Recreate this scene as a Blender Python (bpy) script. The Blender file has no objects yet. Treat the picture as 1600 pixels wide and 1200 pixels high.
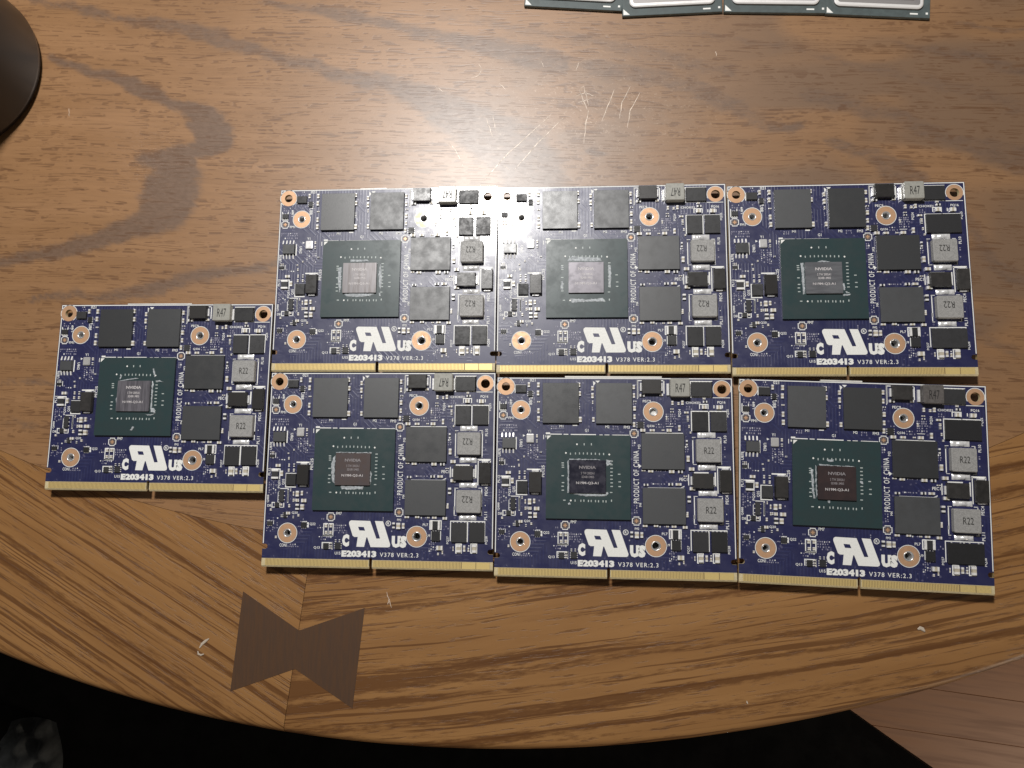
import bpy, math, random
import numpy as np
from mathutils import Matrix, Vector

# ------------------------------------------------------------------ camera, world, lamps, exposure
SC = bpy.context.scene
COL = SC.collection
MM = 0.001
cam_d = bpy.data.cameras.new("camera")
cam_d.sensor_width = 36.0
cam_d.lens = 1150.0 / 1600.0 * 36.0
cam_d.clip_start = 0.01
cam_d.clip_end = 20.0
cam = bpy.data.objects.new("camera", cam_d)
cam.location = (0, 0, 0.2634072)
cam.rotation_euler = (0.13273359587688557, 0.07346956780104755, 0)
COL.objects.link(cam)
SC.camera = cam

world = bpy.data.worlds.new("World")
SC.world = world
world.use_nodes = True
bg = world.node_tree.nodes["Background"]
bg.inputs[0].default_value = (1.0, 0.93, 0.86, 1)
bg.inputs[1].default_value = 0.065

def lamp(name, loc, watts, radius, color):
    d = bpy.data.lights.new(name, 'POINT')
    d.energy = watts
    d.shadow_soft_size = radius
    d.color = color
    o = bpy.data.objects.new(name, d)
    o.location = loc
    COL.objects.link(o)
    return o
lamp("table_lamp", (-0.090, 0.306, 0.50), 12.8, 0.034, (1.0, 0.975, 0.945))
lamp("floor_fill", (1.35, -0.95, 0.12), 34.0, 0.10, (1.0, 0.86, 0.70))  # unseen fill light, added low to brighten the floor and spare the tabletop

SC.view_settings.view_transform = 'Standard'
SC.view_settings.look = 'None'
SC.view_settings.exposure = 0.0
SC.view_settings.gamma = 1.0

# ------------------------------------------------------------------ materials
def new_mat(name):
    m = bpy.data.materials.new(name)
    m.use_nodes = True
    nt = m.node_tree
    nt.nodes.clear()
    out = nt.nodes.new('ShaderNodeOutputMaterial')
    b = nt.nodes.new('ShaderNodeBsdfPrincipled')
    nt.links.new(b.outputs[0], out.inputs[0])
    return m, nt, b
def N(nt, typ, **kw):
    n = nt.nodes.new(typ)
    for k, v in kw.items():
        setattr(n, k, v)
    return n
def setin(nt, sock, v):
    if hasattr(v, 'links'):
        nt.links.new(v, sock)
    else:
        sock.default_value = v
def math_n(nt, op, a, b=0.0, c=None):
    n = N(nt, 'ShaderNodeMath', operation=op)
    setin(nt, n.inputs[0], a); setin(nt, n.inputs[1], b)
    if c is not None: setin(nt, n.inputs[2], c)
    return n.outputs[0]
def mrange(nt, v, a, b, c=0.0, d=1.0, smooth=True):
    n = N(nt, 'ShaderNodeMapRange')
    if smooth: n.interpolation_type = 'SMOOTHSTEP'
    setin(nt, n.inputs[0], v)
    for i, x in enumerate((a, b, c, d)): setin(nt, n.inputs[i + 1], x)
    return n.outputs[0]
def mixc(nt, f, a, b):
    n = N(nt, 'ShaderNodeMix', data_type='RGBA')
    setin(nt, n.inputs[0], f)
    for s, v in ((6, a), (7, b)):
        if hasattr(v, 'links'): nt.links.new(v, n.inputs[s])
        else: n.inputs[s].default_value = (*v, 1) if len(v) == 3 else v
    return n.outputs[2]
def noise(nt, vec, scale=1.0, detail=2.0, rough=0.5, dist=0.0):
    n = N(nt, 'ShaderNodeTexNoise')
    if vec is not None: nt.links.new(vec, n.inputs['Vector'])
    n.inputs['Scale'].default_value = scale
    n.inputs['Detail'].default_value = detail
    n.inputs['Roughness'].default_value = rough
    n.inputs['Distortion'].default_value = dist
    return n.outputs[0]
def mapping(nt, vec, scale=(1, 1, 1), rot=(0, 0, 0), loc=(0, 0, 0)):
    n = N(nt, 'ShaderNodeMapping')
    nt.links.new(vec, n.inputs[0])
    n.inputs['Location'].default_value = loc
    n.inputs['Rotation'].default_value = rot
    n.inputs['Scale'].default_value = scale
    return n.outputs[0]
def objco(nt):
    return N(nt, 'ShaderNodeTexCoord').outputs['Object']
def bump(nt, b, h, strength, dist):
    n = N(nt, 'ShaderNodeBump')
    n.inputs['Strength'].default_value = strength
    n.inputs['Distance'].default_value = dist
    nt.links.new(h, n.inputs['Height'])
    nt.links.new(n.outputs[0], b.inputs['Normal'])

def mat(name, base, rough=0.5, metal=0.0, spec=0.5, var=0.12, vscale=900, bmp=0.0, bscale=2500, rvar=0.08, alt=None, stretch=(1, 1, 1), srot=0.0, lo=0.35, hi=0.65, per_obj=0.0):
    m, nt, b = new_mat(name)
    co = objco(nt)
    vec = mapping(nt, co, stretch, (0, 0, srot))
    f = noise(nt, vec, vscale, 3, 0.6)
    f2 = mrange(nt, f, lo, hi)
    a2 = alt if alt else tuple(c * (1 - var) for c in base)
    a1 = base if alt else tuple(min(1, c * (1 + var)) for c in base)
    col = mixc(nt, f2, a1, a2)
    r = mrange(nt, f, 0.3, 0.7, max(0.02, rough - rvar), min(1, rough + rvar))
    if per_obj:
        oi = N(nt, 'ShaderNodeObjectInfo').outputs['Random']
        r = math_n(nt, 'ADD', r, math_n(nt, 'MULTIPLY', math_n(nt, 'SUBTRACT', oi, 0.5), per_obj))
        k = mrange(nt, oi, 0, 1, 0.75, 1.25, False)
        mm = N(nt, 'ShaderNodeVectorMath', operation='SCALE')
        nt.links.new(col, mm.inputs[0]); nt.links.new(k, mm.inputs['Scale'])
        col = mm.outputs[0]
    nt.links.new(col, b.inputs['Base Color'])
    nt.links.new(r, b.inputs['Roughness'])
    b.inputs['Metallic'].default_value = metal
    b.inputs['Specular IOR Level'].default_value = spec
    if bmp:
        bump(nt, b, noise(nt, co, bscale, 2), bmp, 0.00005)
    return m

def coat(b, w, r):
    b.inputs['Coat Weight'].default_value = w
    b.inputs['Coat Roughness'].default_value = r

def wood_panel():
    m, nt, b = new_mat("oak_panel")
    g = N(nt, 'ShaderNodeAttribute', attribute_name='grain').outputs['Vector']
    band = N(nt, 'ShaderNodeAttribute', attribute_name='band').outputs['Fac']
    def hairs(sc, loc, w, msc, lo, hi):
        n = noise(nt, mapping(nt, g, sc, loc=loc), 1, 1.5, 0.5, 0.15)
        d = math_n(nt, 'ABSOLUTE', math_n(nt, 'SUBTRACT', n, 0.5))
        l = mrange(nt, d, 0.0, w, 1, 0)
        return math_n(nt, 'MULTIPLY', l, mrange(nt, noise(nt, mapping(nt, g, msc, loc=loc), 1, 2, 0.6), lo, hi))
    pore = hairs((24, 640, 1), (0, 0, 0), 0.050, (170, 260, 1), 0.47, 0.55)
    pore2 = hairs((17, 420, 1), (3, 7, 0), 0.034, (120, 220, 1), 0.49, 0.57)
    fib = noise(nt, mapping(nt, g, (45, 800, 1)), 1, 3, 0.65)
    mid = noise(nt, mapping(nt, g, (9, 110, 1)), 1, 4, 0.6)
    big = noise(nt, mapping(nt, g, (7, 13, 1)), 1, 3, 0.55)
    base = mixc(nt, mrange(nt, mid, 0.3, 0.7), PANEL_A, PANEL_B)
    base = mixc(nt, mrange(nt, big, 0.35, 0.7, 0, 0.45), base, PANEL_C)
    base = mixc(nt, mrange(nt, fib, 0.35, 0.75, 0, 0.4), base, PANEL_C)
    wr = N(nt, 'ShaderNodeAttribute', attribute_name='worn').outputs['Fac']
    wn = mrange(nt, noise(nt, mapping(nt, g, (28, 60, 1)), 1, 5, 0.65), 0.38, 0.62)
    base = mixc(nt, math_n(nt, 'MULTIPLY', math_n(nt, 'MULTIPLY', wr, wn), 0.7), base, (0.235, 0.150, 0.095))
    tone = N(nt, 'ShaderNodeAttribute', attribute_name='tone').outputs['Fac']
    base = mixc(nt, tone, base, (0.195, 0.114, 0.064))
    edge = noise(nt, mapping(nt, g, (160, 420, 1)), 1, 5, 0.7)
    bv = math_n(nt, 'ADD', band, math_n(nt, 'MULTIPLY', math_n(nt, 'SUBTRACT', edge, 0.5), 1.0))
    bm = mrange(nt, bv, 0.05, 0.74, 0, 0.80)
    tex = noise(nt, mapping(nt, g, (350, 900, 1)), 1, 4, 0.7)
    bcol = mixc(nt, mrange(nt, tex, 0.3, 0.7), BAND_A, BAND_B)
    col = mixc(nt, bm, base, bcol)
    col = mixc(nt, math_n(nt, 'MULTIPLY', pore, 0.62), col, PORE)
    col = mixc(nt, math_n(nt, 'MULTIPLY', pore2, 0.7), col, PORE)
    # wear: fine random hairlines worn pale
    worn = N(nt, 'ShaderNodeAttribute', attribute_name='worn').outputs['Fac']
    hair = mrange(nt, noise(nt, mapping(nt, g, (500, 900, 1), (0, 0, 0.8)), 1, 4, 0.75, 1.5), 0.58, 0.66)
    col = mixc(nt, math_n(nt, 'MULTIPLY', hair, math_n(nt, 'MULTIPLY', worn, 0.5)), col, (0.62, 0.47, 0.34))
    nt.links.new(col, b.inputs['Base Color'])
    coat(b, 0.8, 0.36)
    r = math_n(nt, 'ADD', 0.40, math_n(nt, 'MULTIPLY', tex, 0.12))
    nt.links.new(r, b.inputs['Roughness'])
    b.inputs['Specular IOR Level'].default_value = 0.5
    h = math_n(nt, 'SUBTRACT', math_n(nt, 'MULTIPLY', tex, 0.35), math_n(nt, 'ADD', math_n(nt, 'MULTIPLY', pore, 0.6), math_n(nt, 'MULTIPLY', pore2, 0.6)))
    bump(nt, b, h, 0.5, 0.0001)
    return m
def wood_rim():
    m, nt, b = new_mat("oak_rim")
    g = N(nt, 'ShaderNodeAttribute', attribute_name='grain').outputs['Vector']
    warp = noise(nt, mapping(nt, g, (14, 40, 1)), 1, 3, 0.6)
    sep = N(nt, 'ShaderNodeSeparateXYZ'); nt.links.new(g, sep.inputs[0])
    ac = math_n(nt, 'ADD', sep.outputs[1], math_n(nt, 'MULTIPLY', math_n(nt, 'SUBTRACT', warp, 0.5), 0.0035))
    cmb = N(nt, 'ShaderNodeCombineXYZ')
    nt.links.new(sep.outputs[0], cmb.inputs[0]); nt.links.new(ac, cmb.inputs[1]); nt.links.new(sep.outputs[2], cmb.inputs[2])
    v = cmb.outputs[0]
    st = noise(nt, mapping(nt, v, (4.0, 190, 40)), 1, 2.5, 0.5)
    brk = noise(nt, mapping(nt, v, (140, 950, 1)), 1, 4, 0.7)
    wv = math_n(nt, 'SINE', math_n(nt, 'ADD', math_n(nt, 'MULTIPLY', ac, 6.2832 / 0.0076), math_n(nt, 'MULTIPLY', noise(nt, mapping(nt, v, (6, 60, 40)), 1, 2), 9.0)))
    st = math_n(nt, 'ADD', st, math_n(nt, 'MULTIPLY', wv, 0.075))
    sv = math_n(nt, 'ADD', st, math_n(nt, 'MULTIPLY', math_n(nt, 'SUBTRACT', brk, 0.5), 0.42))
    streak = mrange(nt, sv, 0.50, 0.645)
    thin = mrange(nt, noise(nt, mapping(nt, v, (9, 560, 40), loc=(1, 4, 0)), 1, 3, 0.6), 0.545, 0.61)
    pore = mrange(nt, noise(nt, mapping(nt, g, (75, 850, 1)), 1, 3, 0.65, 0.2), 0.57, 0.65)
    mid = noise(nt, mapping(nt, g, (9, 90, 1)), 1, 4, 0.6)
    base = mixc(nt, mrange(nt, mid, 0.3, 0.7), RIM_A, RIM_B)
    col = mixc(nt, math_n(nt, 'MULTIPLY', streak, 0.84), base, RIM_S)
    col = mixc(nt, math_n(nt, 'MULTIPLY', thin, 0.82), col, RIM_S)
    col = mixc(nt, math_n(nt, 'MULTIPLY', pore, 0.62), col, PORE)
    nt.links.new(col, b.inputs['Base Color'])
    nt.links.new(math_n(nt, 'ADD', 0.40, math_n(nt, 'MULTIPLY', brk, 0.12)), b.inputs['Roughness'])
    h = math_n(nt, 'SUBTRACT', math_n(nt, 'MULTIPLY', brk, 0.3), math_n(nt, 'ADD', pore, math_n(nt, 'MULTIPLY', streak, 0.3)))
    bump(nt, b, h, 0.45, 0.0001)
    return m
PANEL_A = (0.355, 0.188, 0.083); PANEL_B = (0.295, 0.150, 0.060); PANEL_C = (0.215, 0.108, 0.043)
BAND_A = (0.165, 0.105, 0.074); BAND_B = (0.110, 0.066, 0.043); PORE = (0.125, 0.054, 0.020)
RIM_A = (0.345, 0.174, 0.060); RIM_B = (0.275, 0.132, 0.043); RIM_S = (0.118, 0.045, 0.011)

M = {}
M['panel'] = wood_panel()
M['rim'] = wood_rim()
M['key'] = mat('walnut_key', (0.088, 0.045, 0.023), 0.5, vscale=1, stretch=(1100, 90, 1), srot=0.1, var=0.12, bmp=0.25, bscale=1800)
M['scratch'] = mat('scratch_pale', (0.68, 0.56, 0.45), 0.42, vscale=600, var=0.3)
M['core'] = mat('table_core', (0.06, 0.03, 0.015), 0.7)
def solder_mask():
    m, nt, b = new_mat('blue_solder_mask')
    co = objco(nt)
    # faint copper tracks under the mask: straight runs at 0/45/90 degrees in patches
    w = N(nt, 'ShaderNodeTexWave', wave_type='BANDS', bands_direction='Y'); w.inputs['Scale'].default_value = 260
    nt.links.new(co, w.inputs[0])
    w2 = N(nt, 'ShaderNodeTexWave', wave_type='BANDS', bands_direction='DIAGONAL'); w2.inputs['Scale'].default_value = 300
    nt.links.new(co, w2.inputs[0])
    w3 = N(nt, 'ShaderNodeTexWave', wave_type='BANDS', bands_direction='X'); w3.inputs['Scale'].default_value = 280
    nt.links.new(co, w3.inputs[0])
    sel = noise(nt, co, 130, 1, 0.4)
    sel2 = noise(nt, mapping(nt, co, loc=(5, 3, 1)), 90, 1, 0.4)
    a = mixc(nt, mrange(nt, sel, 0.48, 0.5), w.outputs[0], w2.outputs[0])
    a = mixc(nt, mrange(nt, sel2, 0.52, 0.54), a, w3.outputs[0])
    tr = mrange(nt, a, 0.62, 0.8)
    patch = mrange(nt, noise(nt, mapping(nt, co, loc=(2, 9, 4)), 110, 2), 0.46, 0.52)
    tr = math_n(nt, 'MULTIPLY', tr, patch)
    vo = N(nt, 'ShaderNodeTexVoronoi', feature='F1'); vo.inputs['Scale'].default_value = 620
    nt.links.new(co, vo.inputs['Vector'])
    via = math_n(nt, 'MULTIPLY', mrange(nt, vo.outputs['Distance'], 0.2, 0.28, 1, 0), mrange(nt, noise(nt, mapping(nt, co, loc=(8, 1, 2)), 160, 2), 0.54, 0.58))
    col = mixc(nt, math_n(nt, 'MULTIPLY', tr, 0.55), (0.012, 0.014, 0.074), (0.024, 0.030, 0.115))
    col = mixc(nt, math_n(nt, 'MULTIPLY', via, 0.5), col, (0.16, 0.15, 0.24))
    nt.links.new(col, b.inputs['Base Color'])
    rg = noise(nt, co, 300, 3)
    nt.links.new(mrange(nt, rg, 0.3, 0.7, 0.34, 0.44), b.inputs['Roughness'])
    coat(b, 1.0, 0.13)
    b.inputs['Specular IOR Level'].default_value = 0.95
    h = math_n(nt, 'ADD', tr, via)
    bump(nt, b, h, 0.35, 0.00004)
    return m
M['mask'] = solder_mask()
M['laminate'] = mat('bare_laminate', (0.62, 0.52, 0.31), 0.5, vscale=1500)
M['gold'] = mat('gold_contacts', (0.93, 0.71, 0.29), 0.40, 0.45, vscale=1200, var=0.06, rvar=0.06)
M['silk'] = mat('white_print', (0.88, 0.88, 0.84), 0.5, vscale=1800, var=0.04)
M['faint'] = mat('faint_print', (0.30, 0.29, 0.36), 0.5, vscale=1800, var=0.2)
M['fid'] = mat('fiducial_window', (0.15, 0.115, 0.10), 0.4, vscale=900)
M['gap'] = mat('contact_gap', (0.26, 0.18, 0.085), 0.5, vscale=1500)
M['copper'] = mat('copper_pad', (0.66, 0.40, 0.235), 0.42, 0.35, vscale=700, var=0.10)
M['insert'] = mat('steel_insert', (0.72, 0.71, 0.70), 0.25, 0.6, vscale=900)
M['hole'] = mat('dark_hole', (0.008, 0.007, 0.007), 0.8)
M['chip'] = mat('black_mould', (0.046, 0.048, 0.051), 0.42, spec=0.9, vscale=230, var=0.16, rvar=0.06, bmp=0.2, bscale=5000, per_obj=0.12)
M['chip2'] = mat('black_package', (0.026, 0.026, 0.028), 0.5, vscale=600, var=0.2, bmp=0.25, bscale=5000, per_obj=0.14)
M['tant'] = mat('capacitor_case', (0.034, 0.032, 0.031), 0.36, vscale=500, var=0.25, bmp=0.2, bscale=3500, per_obj=0.1)
M['green'] = mat('green_substrate', (0.024, 0.047, 0.050), 0.40, vscale=260, var=0.10, rvar=0.07)
M['ferrite'] = mat('grey_ferrite', (0.32, 0.315, 0.305), 0.52, vscale=2600, var=0.16, bmp=0.4, bscale=6000)
M['ferrite2'] = mat('grey_choke', (0.34, 0.335, 0.30), 0.45, vscale=900, var=0.10, bmp=0.25, bscale=5000)
M['ferrite3'] = mat('dark_choke', (0.11, 0.10, 0.095), 0.5, vscale=900, var=0.2, bmp=0.3, bscale=4000)
M['ink'] = mat('black_ink', (0.018, 0.017, 0.016), 0.6)
M['solder'] = mat('solder', (0.92, 0.91, 0.90), 0.26, 0.30, vscale=1400, var=0.15, rvar=0.14, bmp=0.9, bscale=1300)
M['ceram'] = mat('ceramic_body', (0.50, 0.45, 0.35), 0.5, vscale=900)
M['tin'] = mat('tin_ends', (0.86, 0.85, 0.83), 0.38, 0.15, vscale=1500, var=0.12)
M['xtal'] = mat('crystal_lid', (0.66, 0.65, 0.64), 0.35, 0.5, vscale=800, var=0.08)
M['paste'] = mat('grey_paste', (0.40, 0.43, 0.45), 0.55, vscale=1300, var=0.22, bmp=0.8, bscale=2200)
M['dmark'] = mat('package_mark', (0.45, 0.50, 0.48), 0.45, vscale=900)
M['dieprint'] = mat('die_print', (0.58, 0.55, 0.55), 0.5, vscale=1200, var=0.1)
M['diefaint'] = mat('die_faint_print', (0.27, 0.25, 0.26), 0.5, vscale=1200, var=0.1)
M['film'] = mat('backing_film', (0.70, 0.69, 0.66), 0.35, 0.2, vscale=300)
DIEM = {  # same silicon on every card; differing reflections and paste film put into each colour
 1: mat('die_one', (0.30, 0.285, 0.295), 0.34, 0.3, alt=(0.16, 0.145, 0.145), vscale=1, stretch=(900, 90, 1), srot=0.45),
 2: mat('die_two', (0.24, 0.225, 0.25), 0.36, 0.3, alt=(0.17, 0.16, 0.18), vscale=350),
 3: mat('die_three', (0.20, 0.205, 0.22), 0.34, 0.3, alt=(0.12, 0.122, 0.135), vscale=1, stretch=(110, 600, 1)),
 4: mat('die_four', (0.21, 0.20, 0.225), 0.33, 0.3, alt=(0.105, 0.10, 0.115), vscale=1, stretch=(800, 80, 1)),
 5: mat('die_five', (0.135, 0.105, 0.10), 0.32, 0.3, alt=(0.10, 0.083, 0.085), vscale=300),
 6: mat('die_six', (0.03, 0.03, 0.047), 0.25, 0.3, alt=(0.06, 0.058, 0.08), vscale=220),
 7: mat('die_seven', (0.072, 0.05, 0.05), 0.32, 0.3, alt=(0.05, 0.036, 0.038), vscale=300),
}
M['cpu_pcb'] = mat('cpu_substrate', (0.085, 0.105, 0.105), 0.42, vscale=500, var=0.15)
M['nickel_glint'] = mat('nickel_glint', (0.90, 0.88, 0.86), 0.4, 0.3, vscale=300, var=0.03)  # paler copy of the lid nickel: light caught on its edges put into colour
M['nickel'] = mat('nickel_lid', (0.36, 0.34, 0.335), 0.5, 0.6, vscale=1, stretch=(1, 1, 1), var=0.06, rvar=0.05)
M['cup'] = mat('dark_tumbler', (0.008, 0.006, 0.005), 0.34, vscale=1, stretch=(30, 30, 8), var=0.3, rvar=0.05)
M['crumb'] = mat('crumb', (0.52, 0.44, 0.35), 0.7, vscale=1500)
M['seat'] = mat('black_fabric', (0.0045, 0.004, 0.004), 0.95, spec=0.15, vscale=60, var=0.2, bmp=0.4, bscale=900)
M['cloth'] = mat('grey_cloth', (0.030, 0.032, 0.032), 0.9, vscale=70, var=0.2, bmp=0.5, bscale=700)
M['floor'] = mat('red_floorboard', (0.35, 0.172, 0.085), 0.45, vscale=1, stretch=(7, 110, 1), var=0.28, alt=(0.25, 0.115, 0.055), lo=0.42, hi=0.72)
M['floorgap'] = mat('floor_gap', (0.20, 0.09, 0.05), 0.8)

for k_, w_, r_ in (('silk', 0.5, 0.15), ('faint', 0.5, 0.15), ('copper', 0.7, 0.14), ('laminate', 0.5, 0.15), ('ferrite2', 0.35, 0.2), ('gold', 0.4, 0.12), ('green', 0.5, 0.2)):
    coat(M[k_].node_tree.nodes['Principled BSDF'], w_, r_)
# ------------------------------------------------------------------ measured layout (mm on the card, v downwards; mm on the table)
RINGS=[(3.11,3.29,3.0,1.49,'hole'),(78.4,3.89,2.86,1.62,'hole'),(8.53,11.54,3.16,1.39,'insert'),(54.75,11.89,3.28,1.52,'insert'),(8.86,57.25,3.28,1.48,'insert'),(55.15,57.77,3.42,1.66,'insert')]
FID=[(2.32,13.5),(48.06,19.56),(48.66,49.5),(24.31,51.42)]
MEM=[(16.23,2.03,28.88,16.19),(34.84,2.0,47.36,16.23),(50.5,19.49,65.06,31.81),(50.76,38.14,65.18,50.35)]
DIE=(25.64,29.02,38.16,40.29)
CHOKE=(60.35,0.52,66.98,6.8)
CHOKE_T=[(59.32,2.05,60.2,6.2),(66.65,2.04,67.62,6.18)]
TANT=[((50.24,0.72,57.97,5.79),'h'),((67.11,33.0,75.15,38.16),'h'),((76.73,31.24,80.85,39.74),'v'),((11.71,32.65,16.05,40.9),'v')]
FET=[(67.98,11.92,73.34,18.62),(74.25,11.9,79.59,18.58),(67.42,52.73,72.67,59.41),(73.68,52.63,78.91,59.3)]
CTRL=[(67.85,1.5,74.84,6.55),(6.57,2.77,10.37,5.42),(7.61,36.45,11.19,40.51),(60.47,55.75,63.38,59.03)]
IND=[(68.96,21.41,77.13,29.27),(69.03,41.47,77.6,49.31)]
IND_T=[(69.7,18.9,75.85,20.82),(69.72,29.92,75.73,31.98),(69.78,38.86,76.01,40.66),(69.91,50.12,75.97,51.88)]
SMALLIND=[((60.07,52.24,63.33,55.31),'h'),((2.16,35.0,4.67,38.32),'v')]
SOIC=(2.17,21.53,6.8,25.12)
SOICP=[(2.07,20.46),(3.42,20.45),(4.71,20.45),(6.02,20.44),(2.39,26.07),(3.57,26.06),(4.75,26.05),(6.09,26.04)]
XTAL=(10.68,20.07,13.27,23.13)
TINYIC=[(1.16,9.52,3.46,11.23),(22.17,60.49,24.01,62.58),(26.29,60.3,28.35,62.5),(3.93,46.65,5.49,48.3),(1.41,53.24,3.33,54.57),(13.78,53.46,15.8,55.29),(7.22,49.99,8.39,51.93),(5.31,42.06,7.02,46.4),(11.06,4.82,12.56,6.85),(1.01,29.69,2.81,30.6),(49.21,15.4,51.29,17.68)]
CAPS=[(14.21,1.85,15.08,3.57),(14.11,4.73,14.98,6.45),(14.27,8.46,15.29,8.93),(14.35,11.02,15.13,12.8),(14.33,13.8,15.27,15.57),(10.88,1.78,11.67,3.49),(28.46,1.85,29.39,3.38),(28.7,4.9,29.62,6.53),(28.87,13.92,29.89,15.73),(33.24,3.06,34.06,4.59),(33.24,5.5,34.06,7.33),(33.54,8.14,33.95,9.35),(33.57,14.0,34.39,15.6),(47.64,2.53,48.46,4.05),(47.74,5.47,48.45,7.09),(47.91,8.1,48.92,8.6),(47.78,10.01,48.7,11.62),(47.88,12.93,48.59,14.53),(47.66,15.63,48.47,17.33),(60.98,8.13,61.68,9.51),(63.06,8.58,63.75,9.5),(64.32,8.0,65.13,9.49),(60.58,10.77,61.73,11.11),(60.6,11.68,61.75,12.14),(65.32,11.78,66.81,12.46),(66.16,13.26,66.85,14.17),(66.18,14.4,66.87,15.2),(66.69,16.45,67.15,17.47),(50.18,17.9,51.91,18.93),(53.41,18.0,55.14,18.8),(57.55,18.09,58.47,18.55),(59.16,17.85,60.88,18.88),(63.16,16.58,63.96,18.51),(71.35,9.58,72.96,10.84),(76.27,9.57,77.98,10.94),(71.77,7.98,73.26,8.67),(71.75,6.95,72.67,7.52),(50.04,5.74,51.78,6.66),(56.87,5.61,58.14,6.41),(59.05,13.52,59.51,14.66),(67.08,18.72,67.65,19.4),(65.73,21.68,66.35,23.52),(65.86,27.06,66.85,29.13),(66.56,31.06,68.4,32.15),(66.71,37.71,68.55,38.8),(65.93,40.74,67.04,42.9),(65.57,46.14,66.18,47.93),(52.75,32.17,54.48,32.9),(59.8,32.1,61.65,33.07),(62.89,32.19,64.49,33.04),(50.51,32.07,51.87,32.56),(51.16,36.8,52.76,37.53),(59.55,36.47,61.15,37.31),(62.01,36.44,63.98,37.28),(64.77,33.87,66.0,34.23),(3.53,33.08,5.34,34.07),(5.41,35.42,6.35,37.31),(8.07,32.89,8.62,34.03),(9.87,32.88,10.49,34.01),(8.01,34.71,8.63,35.77),(9.88,34.69,10.51,35.75),(11.4,42.51,12.56,44.46),(13.18,42.49,13.95,44.06),(13.54,45.25,15.4,46.44),(11.56,47.07,12.8,49.09),(13.34,47.2,14.58,48.99),(10.28,45.3,10.74,46.35),(8.83,47.19,9.45,48.31),(5.62,47.01,6.55,47.75),(10.24,42.75,10.7,44.25),(10.9,45.29,11.36,46.19),(11.6,45.28,12.68,46.33),(2.14,49.0,2.69,49.45),(9.16,41.72,9.54,42.69),(46.52,53.04,47.43,55.02),(48.0,53.13,49.37,55.22),(49.93,53.21,50.84,55.08),(22.4,53.86,23.21,55.08),(24.13,53.84,24.93,55.06),(22.51,56.3,23.31,57.29),(24.12,56.27,24.92,57.27),(26.2,59.22,26.77,60.1),(27.57,59.2,28.03,60.08),(24.18,60.35,25.09,60.79),(24.22,61.23,25.13,61.67),(24.25,62.0,25.17,62.44),(14.0,20.19,14.62,21.26),(14.01,22.03,14.63,23.02),(7.61,28.95,8.16,29.48),(15.37,26.06,16.0,26.67),(9.58,27.64,10.13,28.24),(1.16,28.55,1.47,29.46),(1.71,28.54,2.02,29.46),(2.26,28.54,2.57,29.45),(7.86,30.54,8.41,31.45),(69.26,60.21,70.83,62.81),(71.61,60.5,72.39,62.56),(73.18,61.23,73.73,62.53),(74.73,60.11,76.17,62.82),(62.32,60.76,64.45,62.18),(64.15,62.27,64.6,63.57),(62.6,63.16,63.16,63.92),(50.74,50.77,52.33,51.43),(54.48,50.71,55.96,51.37),(58.67,50.98,59.58,51.42),(60.48,50.84,62.06,51.5),(64.21,50.9,65.78,51.77),(65.46,46.92,66.14,47.91),(67.93,60.9,68.26,62.42),(8.24,49.87,9.62,50.79),(12.32,50.63,12.96,51.45),(10.54,51.28,11.08,52.09),(4.54,58.31,5.17,59.12),(6.26,50.93,6.9,51.75),(2.19,48.83,2.83,49.55)]
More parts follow.
